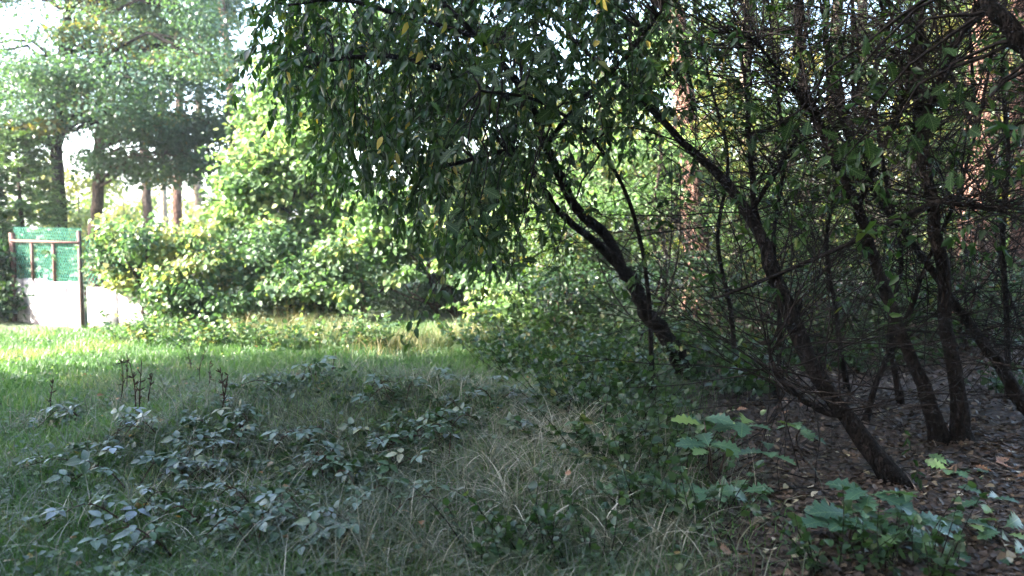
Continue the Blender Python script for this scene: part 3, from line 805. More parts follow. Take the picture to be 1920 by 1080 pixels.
P3, R3 = trunk_part('branch', [P1[18], at(900, 160, 6.6), at(760, 110, 6.3), at(640, 110, 6.1), at(560, 130, 6.0)], [.03, .025, .02, .015, .01], M['bark'], cherry)
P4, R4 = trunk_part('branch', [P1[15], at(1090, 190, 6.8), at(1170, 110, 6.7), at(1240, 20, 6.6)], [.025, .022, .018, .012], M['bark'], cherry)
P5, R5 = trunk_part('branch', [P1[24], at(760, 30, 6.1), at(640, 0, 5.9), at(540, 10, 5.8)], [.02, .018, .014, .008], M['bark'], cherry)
ml, mt = MB(), MB(); sink = []
limbs = [(P1, 14, 28), (P2, 18, 28), (P3, 4, 28), (P4, 8, 28), (P5, 4, 28)]
allp = np.concatenate([P[a:b] for P, a, b in limbs])
def canopy_density(px, py):
    # how thick the hanging canopy is, by place
    if px < 520 or px > 1290: return 0
    low = np.interp(px, [500, 560, 640, 760, 880, 960, 1040, 1120, 1200, 1290], [60, 150, 250, 390, 480, 465, 340, 260, 190, 110])
    return 1.0 if py < low else 0
cnt = 0
while cnt < 1080:
    px, py = rng.uniform(500, 1290), rng.uniform(-110, 500)
    if not canopy_density(px, py): continue
    if px > 1030 and py > 60 and rng.random() < .5: continue
    if py > 260 and rng.random() < .3: continue
    p = at(px, py - 20, rng.uniform(5.6, 8.2))
    if rng.random() > .25 + 1.1 * float(patch(p[0] * 1.6 + p[1] * .5, p[2] * 1.9, 1.2, 6)): continue
    cnt += 1
    k = int(np.argmin(np.linalg.norm(allp - p, axis=1)))
    v = p - allp[k]; Lv = np.linalg.norm(v)
    if Lv > .5 and cnt % 3 == 0:
        tube(mt, branch_path(allp[k], p, 6, .1), np.linspace(.008, .003, 6), 3, cap=False, r=rng.random())
    d = nrm(v + 1e-3) * .6 + rng.normal(size=3) * .45 + np.array([-.25, 0, -.35])
    spray(ml, mt, p, d, rng.uniform(.3, .62), 23, .084, LEAF_CHERRY, droop=.7, tint=rng.uniform(.05, .75), hang=.75, sink=sink)
pos = np.concatenate([s[0] for s in sink]); dd = np.concatenate([s[1] for s in sink]); nn = np.concatenate([s[2] for s in sink]); ss = np.concatenate([s[3] for s in sink]); rr = np.concatenate([s[4] for s in sink])
fl = rng.random(len(rr)) < .012; rr = np.where(fl, .98, rr)
order = np.argsort(pos[:, 1] + rng.normal(size=len(pos)) * .15); near = order[:220]; rest = order[220:]
leaves(ml, pos[rest], dd[rest], nn[rest], ss[rest], rr[rest], LEAF_CHERRY)
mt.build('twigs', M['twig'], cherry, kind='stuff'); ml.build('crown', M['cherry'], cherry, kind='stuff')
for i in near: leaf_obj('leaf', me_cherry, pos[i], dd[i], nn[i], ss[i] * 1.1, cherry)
m_, _ = dead_twigs(np.concatenate([P0[10:], P1[:18], P2[:14]]), None, 34, (.4, 1.2), .3, .005, .1); m_.build('dead_twigs', M['twig'], cherry, kind='stuff')

# B: leaning tree across the picture's middle right
def stem_tree(name, label, stems, twigs, leaf_n, group=None, twig_side=None, cat='tree', twigL=(.5, 1.9), leaf_tint=(.05, .8), crown=9):
    b = base_on(at(*stems[0][0][0]))
    root = empty(name, b, label, cat, group)
    Ps = []
    for s_i, (pts, radii) in enumerate(stems):
        W = [at(*p) for p in pts]
        if s_i == 0: W[0] = b
        else:
            k = int(np.argmin(np.linalg.norm(Ps[0] - W[0], axis=1))); W[0] = Ps[0][k]
        P, R = trunk_part('trunk' if s_i == 0 else 'branch', W, np.array(radii) * .72, M['bark'], root)
        Ps.append(P)
    A = np.concatenate([Ps[0]] + Ps[1:])
    m_, tips = dead_twigs(A, None, int(twigs * 2.2), twigL, .45, .0044, .15, twig_side)
    m_.build('dead_twigs', M['twig'], root, kind='stuff')
    if leaf_n:
        ml, mt = MB(), MB()
        tp = Ps[0][-1]
        for k in range(crown):
            a = rng.uniform(0, 2 * np.pi); q = 1.7 * math.sqrt(rng.random())
            c = np.array([tp[0] + math.cos(a) * q, tp[1] + math.sin(a) * q, max(tp[2], 3.9) + rng.uniform(.3, 3.2)])
            clump(ml, c, (.75, .75, .4), 420, .10, LEAF_CHERRY, tint=rng.uniform(.1, .8))
            tube(mt, branch_path(tp, c, 6), np.linspace(.014, .004, 6), 4, cap=False)
        for k in range(leaf_n):
            Q = tips[rng.integers(len(tips))]; p = Q[rng.integers(3, 7)]
            if p[2] < 1.4 and rng.random() < .8: continue
            d = rng.normal(size=3) + np.array([0, 0, .1])
            spray(ml, mt, p, d, rng.uniform(.2, .5), 9, .085, LEAF_CHERRY, droop=.5, tint=rng.uniform(*leaf_tint), hang=.5, tr=.0025)
        mt.build('leafy_twigs', M['twig'], root, kind='stuff'); ml.build('crown', M['cherry'], root, kind='stuff')
    return root, Ps

stem_tree('leaning_tree', 'dark bare trunk leaning far over the litter, forked halfway', [
    ([(1692, 915, 4.95), (1610, 812, 5.1), (1555, 735, 5.2), (1500, 640, 5.4), (1455, 530, 5.6), (1430, 455, 5.8), (1395, 390, 6.0), (1340, 320, 6.2), (1280, 268, 6.4), (1230, 215, 6.6), (1180, 165, 6.8), (1090, 90, 7.2), (1020, 0, 7.6)],
     [.08, .074, .07, .07, .066, .062, .054, .048, .042, .036, .03, .022, .014]),
    ([(1550, 730, 5.2), (1500, 610, 5.5), (1462, 520, 5.8), (1420, 410, 6.1), (1408, 300, 6.3), (1400, 180, 6.5), (1385, 60, 6.7)], [.036, .036, .034, .032, .028, .02, .012]),
    ([(1590, 790, 5.15), (1540, 770, 5.1), (1488, 735, 5.1), (1452, 690, 5.1), (1440, 630, 5.2)], [.035, .03, .026, .02, .012]),
    ([(1395, 390, 6.0), (1450, 330, 6.1), (1500, 250, 6.3), (1580, 170, 6.5)], [.03, .024, .016, .01])], 110, 120)
rootC, PsC = stem_tree('straight_tree', 'dark slanting stem left of its twin, bending upright near the top', [
    ([(1766, 832, 6.0), (1735, 740, 6.0), (1700, 650, 6.0), (1665, 560, 6.05), (1635, 470, 6.1), (1605, 385, 6.1), (1570, 310, 6.2), (1535, 230, 6.2), (1505, 160, 6.3), (1495, 90, 6.3), (1500, 0, 6.4), (1490, -110, 6.5)],
     [.085, .068, .062, .06, .058, .055, .052, .05, .048, .045, .04, .03]),
    ([(1605, 385, 6.1), (1650, 290, 6.0), (1690, 200, 5.9), (1710, 90, 5.8)], [.028, .022, .018, .012]),
    ([(1535, 230, 6.2), (1460, 130, 6.0), (1400, 70, 5.9), (1330, 60, 5.8)], [.024, .018, .012, .008])], 120, 130)
stem_tree('upright_tree', 'dark upright stem standing close beside its slanting twin', [
    ([(1806, 845, 6.0), (1795, 740, 6.0), (1778, 620, 6.0), (1765, 500, 6.0), (1750, 400, 5.95), (1735, 310, 5.9), (1722, 220, 5.9), (1720, 120, 5.85), (1725, 0, 5.8), (1735, -110, 5.7)],
     [.09, .075, .068, .065, .062, .058, .058, .05, .042, .03]),
    ([(1730, 260, 5.9), (1765, 150, 5.7), (1800, 70, 5.6), (1850, -20, 5.5)], [.045, .035, .028, .02]),
    ([(1745, 380, 5.95), (1800, 385, 5.8), (1860, 390, 5.7), (1930, 420, 5.6)], [.024, .02, .016, .012])], 120, 150)
stem_tree('leaning_tree', 'thin dark trunk leaning towards the upright stem from the litter edge', [
    ([(1950, 810, 6.4), (1872, 682, 6.5), (1820, 610, 6.6), (1770, 540, 6.7), (1712, 460, 6.8), (1650, 380, 6.9), (1600, 300, 7.0)], [.075, .065, .055, .045, .035, .025, .012])], 50, 20)
stem_tree('slender_tree', 'slim dark sapling trunk rising behind the leaning thin trunk', [
    ([(1892, 760, 7.4), (1888, 600, 7.4), (1880, 450, 7.4), (1890, 300, 7.4), (1880, 150, 7.4), (1885, 0, 7.4)], [.04, .036, .034, .03, .026, .02])], 60, 50)
for px, y0, Y, pts_, lab in [(1455, 745, 7.6, [(1462, 600), (1450, 450), (1470, 300), (1455, 150), (1440, 0)], 'slim dark sapling crossing behind the leaning trunk'),
                             (1590, 740, 7.8, [(1570, 600), (1550, 450), (1580, 300), (1610, 150), (1600, 0)], 'slim dark sapling just left of the slanting stem'),
                             (1690, 760, 7.2, [(1670, 620), (1690, 480), (1660, 330), (1640, 180), (1655, 20)], 'slim dark sapling crossing the gap between the twin stems'),
                             (1385, 720, 8.2, [(1370, 580), (1345, 450), (1365, 300), (1330, 150), (1300, 0)], 'slim dark sapling right of the cherry trunk'),
                             (1620, 790, 6.6, [(1650, 700), (1700, 600), (1735, 500), (1790, 380), (1830, 250)], 'thin bare sapling slanting across the twin stems')]:
    stem_tree('slender_tree', lab, [([(px, y0, Y)] + [(a, b, Y) for a, b in pts_], [.036, .032, .028, .024, .02, .012])], 40, 24, crown=3)
# bare thickets between the stems
for px, py, h, lab in [(1230, 660, 2.4, 'bare twiggy shrub just right of the cherry trunk'), (1360, 640, 2.8, 'bare twiggy shrub behind the leaning trunk'), (1480, 660, 2.6, 'bare twiggy shrub between the leaning trunk and the slanting stem'),
                       (1590, 650, 3.0, 'bare twiggy shrub behind the slanting stem'), (1690, 640, 2.8, 'bare twiggy shrub in the gap behind the twin stems'), (1840, 660, 3.0, 'bare twiggy shrub below the stout pinkish pine'), (1930, 690, 2.6, 'bare twiggy shrub at the foot of the slim sapling trunk'),
                       (1300, 610, 3.2, 'tall bare thicket before the reddish pine'), (1520, 610, 3.4, 'tall bare thicket deep behind the leaning trunk')]:
    c = gp(px, py); root = empty('bare_thicket', c, lab, 'shrub')
    for q in range(5):
        tip = c + np.array([rng.normal() * .55, rng.normal() * .4, h * rng.uniform(.7, 1.1)])
        P = smoothpath([c + rng.normal(size=3) * np.array([.15, .1, 0]), (c + tip) / 2 + rng.normal(size=3) * .12, tip], 14)
        m_ = MB(); tube(m_, P, np.linspace(.014, .005, 14), 6); m_.build('stem', M['twig'], root, smooth=True)
        m_, _ = dead_twigs(P, None, 24, (.3, 1.3), .4, .0042, .2); m_.build('twigs', M['greytwig'] if q == 0 else M['twig'], root, kind='stuff')
# long thin dead bough lying across the stems
m_ = MB(); P = smoothpath([at(1340, 560, 5.7), at(1420, 530, 5.6), at(1540, 480, 5.5), at(1640, 435, 5.5), at(1740, 385, 5.6), at(1800, 372, 5.7)], 16)
tube(m_, P, np.linspace(.010, .024, 16), 7, bump=.06)
for k in range(16):
    i = rng.integers(1, 15); d = nrm(rng.normal(size=3) + np.array([.3, 0, -.2])); t = np.linspace(0, 1, 5)[:, None]; l = rng.uniform(.2, .7)
    tube(m_, P[i] + l * (t * d + t * t * rng.normal(size=3) * .2), np.linspace(.005, .0015, 5), 3, cap=False)
db = m_.build('dead_bough', M['twig'], smooth=True, origin=P[0]); tag(db, 'long thin dead bough caught across the dark stems', 'branch')

# F: tree just right of the view whose limb crosses the corner
b = base_on((3.5, 3.9, 0))
ft = empty('overhanging_oak', b, 'oak at the litter edge reaching a thick limb and hanging leaves over the stems', 'tree')
Pf, Rf = trunk_part('trunk', [b, (3.45, 3.9, 1.2), (3.3, 3.85, 2.4), (3.2, 3.8, 4.0)], [.12, .11, .1, .08], M['bark'], ft)
Pb, Rb = trunk_part('branch', [Pf[14], at(1990, 150, 3.9), at(1925, 88, 3.95), at(1872, 30, 4.0), at(1825, -30, 4.1)], [.06, .05, .045, .04, .03], M['bark'], ft)
mt, ml = MB(), MB()
for k in range(26):  # clumps added above the view to shade the right side
    c = np.array([rng.uniform(.6, 6.0), rng.uniform(1.5, 7.0), rng.uniform(4.1, 7.5)])
    clump(ml, c, (.85, .85, .4), 430, .13, LEAF_BROAD, tint=rng.uniform(.1, .8))
    tube(mt, branch_path(Pf[-1], c, 7, .1), np.linspace(.03, .006, 7), 4, cap=False)
ml.build('crown', M['oak'], ft, kind='stuff')
for px, py, Y in [(1640, 110, 4.2), (1760, 130, 4.3), (1690, 210, 4.4), (1600, 260, 4.6), (1780, 260, 4.2), (1850, 190, 4.0), (1450, 240, 4.9), (1500, 220, 4.8), (1580, 300, 4.7), (1840, 300, 4.2)]:
    p = at(px, py, Y); k = int(np.argmin(np.linalg.norm(Pb - p, axis=1)))
    tube(mt, branch_path(Pb[k], p, 7, .1), np.linspace(.012, .004, 7), 4, cap=False)
    for q in range(rng.integers(4, 8)):
        c = p + rng.normal(size=3) * np.array([.11, .11, .07])
        tube(mt, [p, (p + c) / 2 + np.array([0, 0, .01]), c], [.003, .002, .0015], 3, cap=False)
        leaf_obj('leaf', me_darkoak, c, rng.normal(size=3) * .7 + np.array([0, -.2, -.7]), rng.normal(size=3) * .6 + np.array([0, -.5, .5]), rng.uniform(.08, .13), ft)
mt.build('twigs', M['twig'], ft, kind='stuff')

# maple/oak spray hanging in front of the cherry canopy
b = base_on(at(1225, 640, 7.2))
hs = empty('young_oak', b, 'slender young oak with big lobed dark leaves before the cherry fork', 'tree')
Ph, Rh = trunk_part('trunk', [b, at(1215, 540, 7.1), at(1180, 380, 6.8), at(1110, 260, 6.2), at(1010, 190, 5.6), at(900, 170, 5.2)], [.022, .02, .018, .015, .012, .008], M['bark'], hs, sides=7)
mt = MB()
for px, py, Y in [(1085, 190, 5.6), (1050, 215, 5.6), (1120, 175, 5.8), (1000, 180, 5.4), (880, 130, 5.2), (930, 135, 5.3), (870, 240, 5.2), (840, 250, 5.2), (900, 380, 5.4), (870, 395, 5.3), (930, 410, 5.5), (990, 430, 5.6), (960, 500, 5.8), (1030, 500, 6), (1060, 230, 5.6), (1180, 240, 6.0), (940, 60, 5.3), (1000, 110, 5.4)]:
    p = at(px, py, Y); k = int(np.argmin(np.linalg.norm(Ph - p, axis=1)))
    tube(mt, branch_path(Ph[k], p, 7, .08), np.linspace(.008, .003, 7), 4, cap=False)
    for q in range(rng.integers(4, 7)):
        c = p + rng.normal(size=3) * np.array([.09, .09, .06])
        tube(mt, [p, (p + c) / 2, c], [.0025, .002, .0015], 3, cap=False)
        leaf_obj('leaf', me_darkoak, c, rng.normal(size=3) * np.array([.9, .5, .35]) + np.array([-.3, -.2, -.35]), rng.normal(size=3) * .4 + np.array([0, -.5, .7]), rng.uniform(.09, .15), hs)
mt.build('twigs', M['twig'], hs, kind='stuff')

# ------------------------------------------------------------------ undergrowth between lawn and wood
def low_plants(name, label, cat, spots, mat, n, size, R, group=None, tints=(.1, .9), tmpl=LEAF_BROAD):
    for px, py in spots:
        c = gp(px, py)
        root = empty(name, c, label, cat, group)
        ml, mt = MB(), MB()
        for k in range(n):
            a = rng.uniform(0, 2 * np.pi); q = R * math.sqrt(rng.random())
            p0 = c + np.array([math.cos(a) * q * .6, math.sin(a) * q * .6, 0]); p0[2] = H(p0[0], p0[1]) - .01
            d = np.array([math.cos(a) * q, math.sin(a) * q, .55 * R + .25]) + rng.normal(size=3) * .08
            spray(ml, mt, p0, d, np.linalg.norm(d) * rng.uniform(.7, 1.15), 13, size, tmpl, droop=.25, tint=rng.uniform(*tints), hang=.15, tr=.004)
        mt.build('stems', M['twig'], root, kind='stuff'); ml.build('foliage', M[mat], root, kind='stuff')
low_plants('nettle_clump', 'leafy clump of nettles in the bank before the cherry trunk', 'weeds',
           [(960, 640), (1010, 655), (1070, 640), (1120, 665), (1180, 680), (1050, 690), (990, 700), (1130, 715), (930, 680), (1000, 620), (1060, 620), (1090, 740), (1180, 745)],
           'shrub', 34, .065, .48, 'nettle clumps before the cherry trunk', (.15, .85))
low_plants('herb_clump', 'dark leafy herb clump between the dry grass and the oak seedlings', 'weeds',
           [(1080, 790), (1150, 810), (1225, 830), (1130, 860), (1200, 890), (1270, 860), (1060, 760), (1180, 780)], 'shrub', 20, .06, .30, 'dark herbs beside the dry grass', (.15, .75))
low_plants('hazel_sapling', 'bushy dark sapling at the foot of the cherry trunk', 'sapling',
           [(1370, 735), (1400, 700), (1345, 680)], 'shrub', 36, .085, .55, 'saplings at the foot of the cherry', (.1, .55))
low_plants('weed_clump', 'low leafy weed clump along the far lawn edge', 'weeds',
           [(300, 645), (360, 655), (420, 640), (480, 650), (540, 655), (600, 650), (660, 655), (720, 650), (250, 640), (880, 650)],
           'vine', 22, .07, .36, 'weed clumps along the lawn edge', (.2, .97))
low_plants('ivy_clump', 'low dark green clump on the woodland floor', 'weeds',
           [(1560, 690), (1640, 700), (1500, 680), (1860, 740), (1440, 700), (1720, 690), (1600, 660)], 'shrub', 18, .07, .34, 'low clumps on the woodland floor', (.05, .5))

# ------------------------------------------------------------------ grass
def blades(mb, x, y, h, w, lean, r, seg=3, curl=.6):
    N = len(x); z = Hn(x, y) - .005
    a = rng.uniform(0, 2 * np.pi, N)
    d = np.stack([np.cos(a), np.sin(a), np.zeros(N)], -1)
    b = rng.uniform(0, 2 * np.pi, N)
    s = np.stack([np.cos(b), np.sin(b), np.zeros(N)], -1)
    base = np.stack([x, y, z], -1)
    V = []
    for k in range(seg + 1):
        t = k / seg
        off = lean * h * (t ** 1.8)
        zz = h * (t - curl * lean * t * t * .55)
        c = base + d * off[:, None]; c[:, 2] += zz
        ww = (w * (1 - t) ** .7 * .5)[:, None]
        if k < seg: V += [c + s * ww, c - s * ww]
        else: V.append(c)
    V = np.stack(V, 1); k_ = V.shape[1]
    o = (np.arange(N) * k_)[:, None]
    Q = [np.array([2 * i, 2 * i + 1, 2 * i + 3, 2 * i + 2])[None] + o for i in range(seg - 1)]
    T = np.array([2 * seg - 2, 2 * seg - 1, 2 * seg])[None] + o
    base_n = mb.n
    V = V.reshape(-1, 3)
    if Q:
        mb.add(V, np.concatenate(Q), None, np.tile(r, seg - 1))
        mb.n = base_n; mb.T.append(T + base_n); mb.RT.append(np.asarray(r)); mb.n = base_n + len(V)
    else:
        mb.add(V, None, T, r)

def scatter(N, x0, x1, y0, y1):
    # more blades near the viewer: density ~ 1/y
    u = rng.random(N); y = y0 * (y1 / y0) ** u
    x = rng.uniform(x0, x1, N)
    return x, y
edge = lambda x, y: x - (.35 + .2 * y)          # > 0 : woodland floor
# short lawn
x, y = scatter(230000, -9.5, 2.5, 3.0, 14.5)
k = (np.abs(x) < .72 * y + .6) & (edge(x, y) < -.35 + rng.normal(size=len(x)) * .3) & (y < 12.4 + .35 * np.sin(x) + rng.normal(size=len(x)) * .4)
onm = np.exp(-(((x + 1.1) / 1.7) ** 2 + ((y - 6.0) / 1.1) ** 2)); k &= rng.random(len(x)) > .65 * onm
x, y = x[k], y[k]; pt = patch(x, y)
mb = MB(); N = len(x)
blades(mb, x, y, rng.uniform(.05, .12, N) * (.7 + .8 * pt), .0055 * (1 + .09 * y) * rng.uniform(.7, 1.3, N), rng.uniform(.2, 1.0, N), np.clip(.15 + .45 * pt + rng.normal(size=N) * .15 + .35 * (patch(x, y, .8, 3) > .72), 0, 1), 2)
lg = mb.build('lawn_grass', M['grass']); lg['kind'] = 'stuff'; tag(lg, 'short green lawn grass covering the left of the clearing', 'grass')
# longer rough grass round the brambles
x, y = scatter(60000, -4.2, 2.2, 3.0, 9.0)
e = edge(x, y); k = (e < rng.normal(size=len(x)) * .25 - .05)
dens = np.clip(.25 + .9 * np.exp(-(((x + .05) / .95) ** 2 + ((y - 4.9) / 1.4) ** 2)) + .4 * np.exp(-(((x + 1.2) / 1.8) ** 2 + ((y - 5.6) / 1.3) ** 2)), 0, 1) * (.35 + .9 * patch(x, y, 1.3, 5))
k &= rng.random(len(x)) < dens; x, y = x[k], y[k]; N = len(x); pt = patch(x, y, 1.2, 2)
mb = MB(); blades(mb, x, y, rng.uniform(.12, .34, N) * (.6 + .7 * pt), .0065 * rng.uniform(.6, 1.3, N), rng.uniform(.4, 1.7, N), np.clip(rng.beta(1.4, 2.0, N) * .8 + .45 * (patch(x, y, 1.1, 7) - .4) + .35 * np.exp(-(((x - .35) / .7) ** 2 + ((y - 5.0) / 1.2) ** 2)), 0, 1), 4)
rg = mb.build('rough_grass', M['dry']); rg['kind'] = 'stuff'; tag(rg, 'long rough grass, half dry, growing over the bramble bank', 'grass')
# golden grass where the sun reaches the far edge
x = rng.uniform(-4.2, 1.0, 8500); y = 11.4 + .5 * np.sin(x * 1.2) + rng.normal(size=8500) * .5
k = (y < 13.2); x, y = x[k], y[k]; N = len(x); pt = patch(x, y, 1.1, 1)
mb = MB(); blades(mb, x, y, rng.uniform(.10, .42, N) * (.3 + .9 * pt), .009 * rng.uniform(.6, 1.3, N), rng.uniform(.2, 1.0, N), np.clip(pt * .7 + rng.normal(size=N) * .2, 0, 1), 3)
gg = mb.build('golden_grass', M['gold']); gg['kind'] = 'stuff'; tag(gg, 'tall golden grass in the sun before the dark hollow', 'grass')

x, y = scatter(9000, -4.0, 1.6, 3.2, 8.5); k = (edge(x, y) < -.05) & (rng.random(len(x)) < patch(x, y, 1.4, 9) ** 2 * 1.3); x, y = x[k], y[k]; N = len(x)
mb = MB(); leaves(mb, np.stack([x, y, Hn(x, y) + rng.uniform(.02, .11, N)], -1), rng.normal(size=(N, 3)) * np.array([1, 1, .25]), rng.normal(size=(N, 3)) * .35 + np.array([0, 0, 1]), rng.uniform(.025, .055, N), np.clip(rng.normal(.55, .2, N), 0, 1), LEAF_BROAD)
gc = mb.build('ground_cover', M['shrub']); gc['kind'] = 'stuff'; tag(gc, 'small round leaves of ground cover among the rough grass', 'ground cover')
x, y = scatter(7000, -8.0, 0, 3.2, 11); k = (np.abs(x) < .7 * y + .4) & (rng.random(len(x)) < (patch(x, y, 1.0, 4) > .6)); x, y = x[k], y[k]; N = len(x)
mb = MB(); leaves(mb, np.stack([x, y, Hn(x, y) + rng.uniform(.02, .09, N)], -1), rng.normal(size=(N, 3)) * np.array([1, 1, .3]), rng.normal(size=(N, 3)) * .4 + np.array([0, 0, 1]), rng.uniform(.02, .05, N), np.clip(rng.normal(.6, .22, N), 0, 1), LEAF_BROAD)
gc = mb.build('clover', M['vine']); gc['kind'] = 'stuff'; tag(gc, 'small clover leaves speckling the lawn', 'clover')
# arching dry tufts
def tuft(px, py, n, h, mat, label):
    c = gp(px, py); m_ = MB()
    x = c[0] + rng.normal(size=n) * .03; y = c[1] + rng.normal(size=n) * .03
    blades(m_, x, y, rng.uniform(.6, 1.1, n) * h, .009 * rng.uniform(.6, 1.2, n), rng.uniform(.6, 1.5, n), rng.uniform(.3, 1, n), 6, 1.0)
    o = m_.build('grass_tuft', M[mat], origin=c); tag(o, label, 'grass tuft', 'arching pale grass tufts on the bramble bank')
for px, py, n, h in [(800, 1040, 34, .36), (350, 1030, 30, .26), (640, 985, 26, .3), (920, 880, 34, .34), (1060, 930, 40, .34), (560, 880, 26, .3), (740, 900, 30, .32), (1010, 1010, 36, .36), (1130, 1000, 34, .36), (450, 940, 26, .28), (880, 960, 30, .34), (1240, 1030, 34, .36), (1180, 960, 26, .34), (970, 820, 26, .32), (700, 820, 24, .28), (1000, 900, 44, .4), (960, 960, 40, .4), (1090, 870, 40, .38), (1040, 850, 36, .36), (1120, 940, 44, .4), (1150, 1040, 40, .38), (900, 1050, 30, .3), (1290, 1010, 26, .34), (520, 960, 26, .28), (620, 860, 24, .28), (430, 880, 22, .26), (780, 850, 28, .3), (850, 1000, 34, .34), (300, 960, 22, .24)]:
    tuft(px, py, n, h, 'dry', 'arching tuft of pale dry grass on the bramble bank')

# a single long straw and the dead stalks in the lawn
P = smoothpath([gp(1072, 935), at(1110, 870, 4.95), at(1145, 800, 4.95)], 10); m_ = MB(); tube(m_, P, np.linspace(.004, .002, 10), 5)
o = m_.build('dry_straw', M['straw'], origin=P[0]); tag(o, 'single long dry straw slanting up from the rough grass', 'straw')
P = smoothpath([gp(1285, 1020), at(1255, 970, 4.25), at(1230, 925, 4.3)], 10); m_ = MB(); tube(m_, P, np.linspace(.006, .002, 10), 5)
o = m_.build('dry_stalk', M['straw'], origin=P[0]); tag(o, 'pale broken stalk below the oak seedlings', 'stalk')
for px, py, t in [(225, 760, 95), (255, 790, 110), (262, 805, 120), (238, 740, 70), (275, 770, 70), (95, 780, 60), (375, 720, 60), (392, 735, 55), (412, 790, 90), (420, 770, 70), (360, 700, 40), (610, 720, 55)]:
    c = gp(px, py); Y = c[1]; h = t / FPX * Y
    m_ = MB(); tip = c + np.array([rng.normal() * .05, rng.normal() * .03, h])
    P = smoothpath([c, (c + tip) / 2 + rng.normal(size=3) * .012, tip], 8); tube(m_, P, np.linspace(.006, .003, 8), 5)
    for q in range(9):
        i = rng.integers(3, 8); d = nrm(rng.normal(size=3) + np.array([0, 0, 1.5]))
        tube(m_, [P[i], P[i] + d * .025, P[i] + d * .05], [.003, .006, .002], 4)
    o = m_.build('dead_weed_stalk', M['stalk'], origin=c); tag(o, 'dark dead weed stalk standing in the lawn', 'weed stalk', 'dead weed stalks in the lawn')

# ------------------------------------------------------------------ brambles on the bank
def bramble_leaf_mesh():
    m_ = MB()
    prof = [(.015, 0), (.22, .18), (.30, .40), (.23, .64), (.10, .86), (0, 1)]
    for ang, sc, off in ((0, 1, .30), (1.35, .85, .06), (-1.35, .85, .06)):
        V = []
        ca, sa = math.cos(ang), math.sin(ang)
        for w, yy in prof:
            for s in (0, 1, -1):
                xx = s * w; z = .22 * w * abs(s) - .22 * yy * yy
                y2 = yy + off / sc
                V.append(((xx * ca + y2 * sa) * sc, (-xx * sa + y2 * ca) * sc, z * sc))
        Q = []
        for i in range(len(prof) - 1):
            a, b = 3 * i, 3 * i + 3
            Q += [(a, a + 1, b + 1, b), (a, b, b + 2, a + 2)]
        m_.add(V, Q)
    return m_.mesh('bramble_leaf_blade', M['bramble'])
me_br = bramble_leaf_mesh()
bram = [(400, 800), (440, 830), (385, 860), (470, 790), (540, 770), (590, 765), (640, 780), (700, 790), (770, 800), (830, 820), (345, 920), (290, 900), (250, 930), (400, 900), (500, 860), (570, 890), (610, 920), (720, 850), (840, 880), (860, 800), (480, 960), (390, 1000), (590, 1000), (700, 1010), (760, 960), (180, 880), (210, 840), (640, 1050), (560, 1060), (480, 1050), (930, 760), (1000, 770), (880, 740), (820, 745), (760, 760), (690, 740), (1060, 800), (1010, 840), (250, 990), (330, 1050), (300, 820), (160, 790)]
for bi, (px, py) in enumerate(bram):
    c = gp(px, py)
    root = empty('bramble_plant', c, 'sprawling bramble with three-part leaves on the bank, some tinted like sky sheen', 'bramble', 'brambles sprawling over the bank')
    mt = MB()
    for s in range(2):
        a = rng.uniform(0, 2 * np.pi); L = rng.uniform(.25, .5)
        e = c + np.array([math.cos(a) * L, math.sin(a) * L * .7, 0]); e[2] = H(e[0], e[1]) + rng.uniform(.03, .11)
        P = smoothpath([c, (c + e) / 2 + np.array([0, 0, rng.uniform(.05, .15)]), e], 10)
        tube(mt, P, np.linspace(.005, .002, 10), 5)
        for q in range(rng.integers(6, 11)):
            i = rng.integers(2, 10)
            d = nrm(np.array([rng.normal(), rng.normal(), .1])); p = P[i] + d * .05 + np.array([0, 0, .03])
            tube(mt, [P[i], p], [.0022, .0015], 3, cap=False)
            leaf_obj('leaf', me_br, p, d + np.array([0, -.2, -.15]), rng.normal(size=3) * .42 + np.array([0, -.15, 1]), .028 + .07 * rng.random() ** 1.6, root)
    mt.build('stem', M['stalk'], root)
    ml = MB()
    for q in range(16):
        a = rng.uniform(0, 2 * np.pi); d = np.array([math.cos(a), math.sin(a), rng.uniform(.3, 1.0)])
        spray(ml, ml, c + np.array([math.cos(a), math.sin(a), 0]) * rng.uniform(0, .25) , d, rng.uniform(.10, .24), 10, .055, LEAF_BROAD, droop=.4, tint=rng.uniform(0, .6), hang=.1, tr=.003)
    ml.build('foliage', M['shrub'], root, kind='stuff')

# ------------------------------------------------------------------ oak seedlings on the right
def seedling(px, py, Y, whorls, label, size=(.12, .19), spread=.10, bright=False):
    b = np.array([at(px, py, Y)[0], Y, 0.0]); b[2] = H(b[0], b[1]) - .01
    root = empty('oak_seedling', b, label, 'seedling', None)
    for w in whorls:
        p = at(*w[:3]); nl = w[3]
        P = smoothpath([b, b * .45 + p * .55 + rng.normal(size=3) * .02, p], 9)
        m_ = MB(); tube(m_, P, np.linspace(.009, .004, 9), 6); m_.build('stem', M['brownbark'], root, smooth=True)
        a0 = rng.uniform(0, 2 * np.pi)
        for q in range(nl):
            a = a0 + q * 2 * np.pi / nl + rng.normal() * .25
            el = rng.uniform(-.15, .45)
            d = np.array([math.cos(a), math.sin(a) * .9, el])
            st = p + nrm(d) * .025 + np.array([0, 0, rng.uniform(-.03, .03)])
            leaf_obj('leaf', me_oak, st, d, np.array([0, -.35, 1]) + rng.normal(size=3) * .3, rng.uniform(*size), root)
seedling(1340, 960, 4.7, [(1330, 840, 4.6, 7), (1390, 800, 4.75, 5), (1320, 790, 4.8, 6), (1440, 850, 4.7, 4)], 'tall oak seedling with broad blue-green leaves beside the rough grass', (.13, .21))
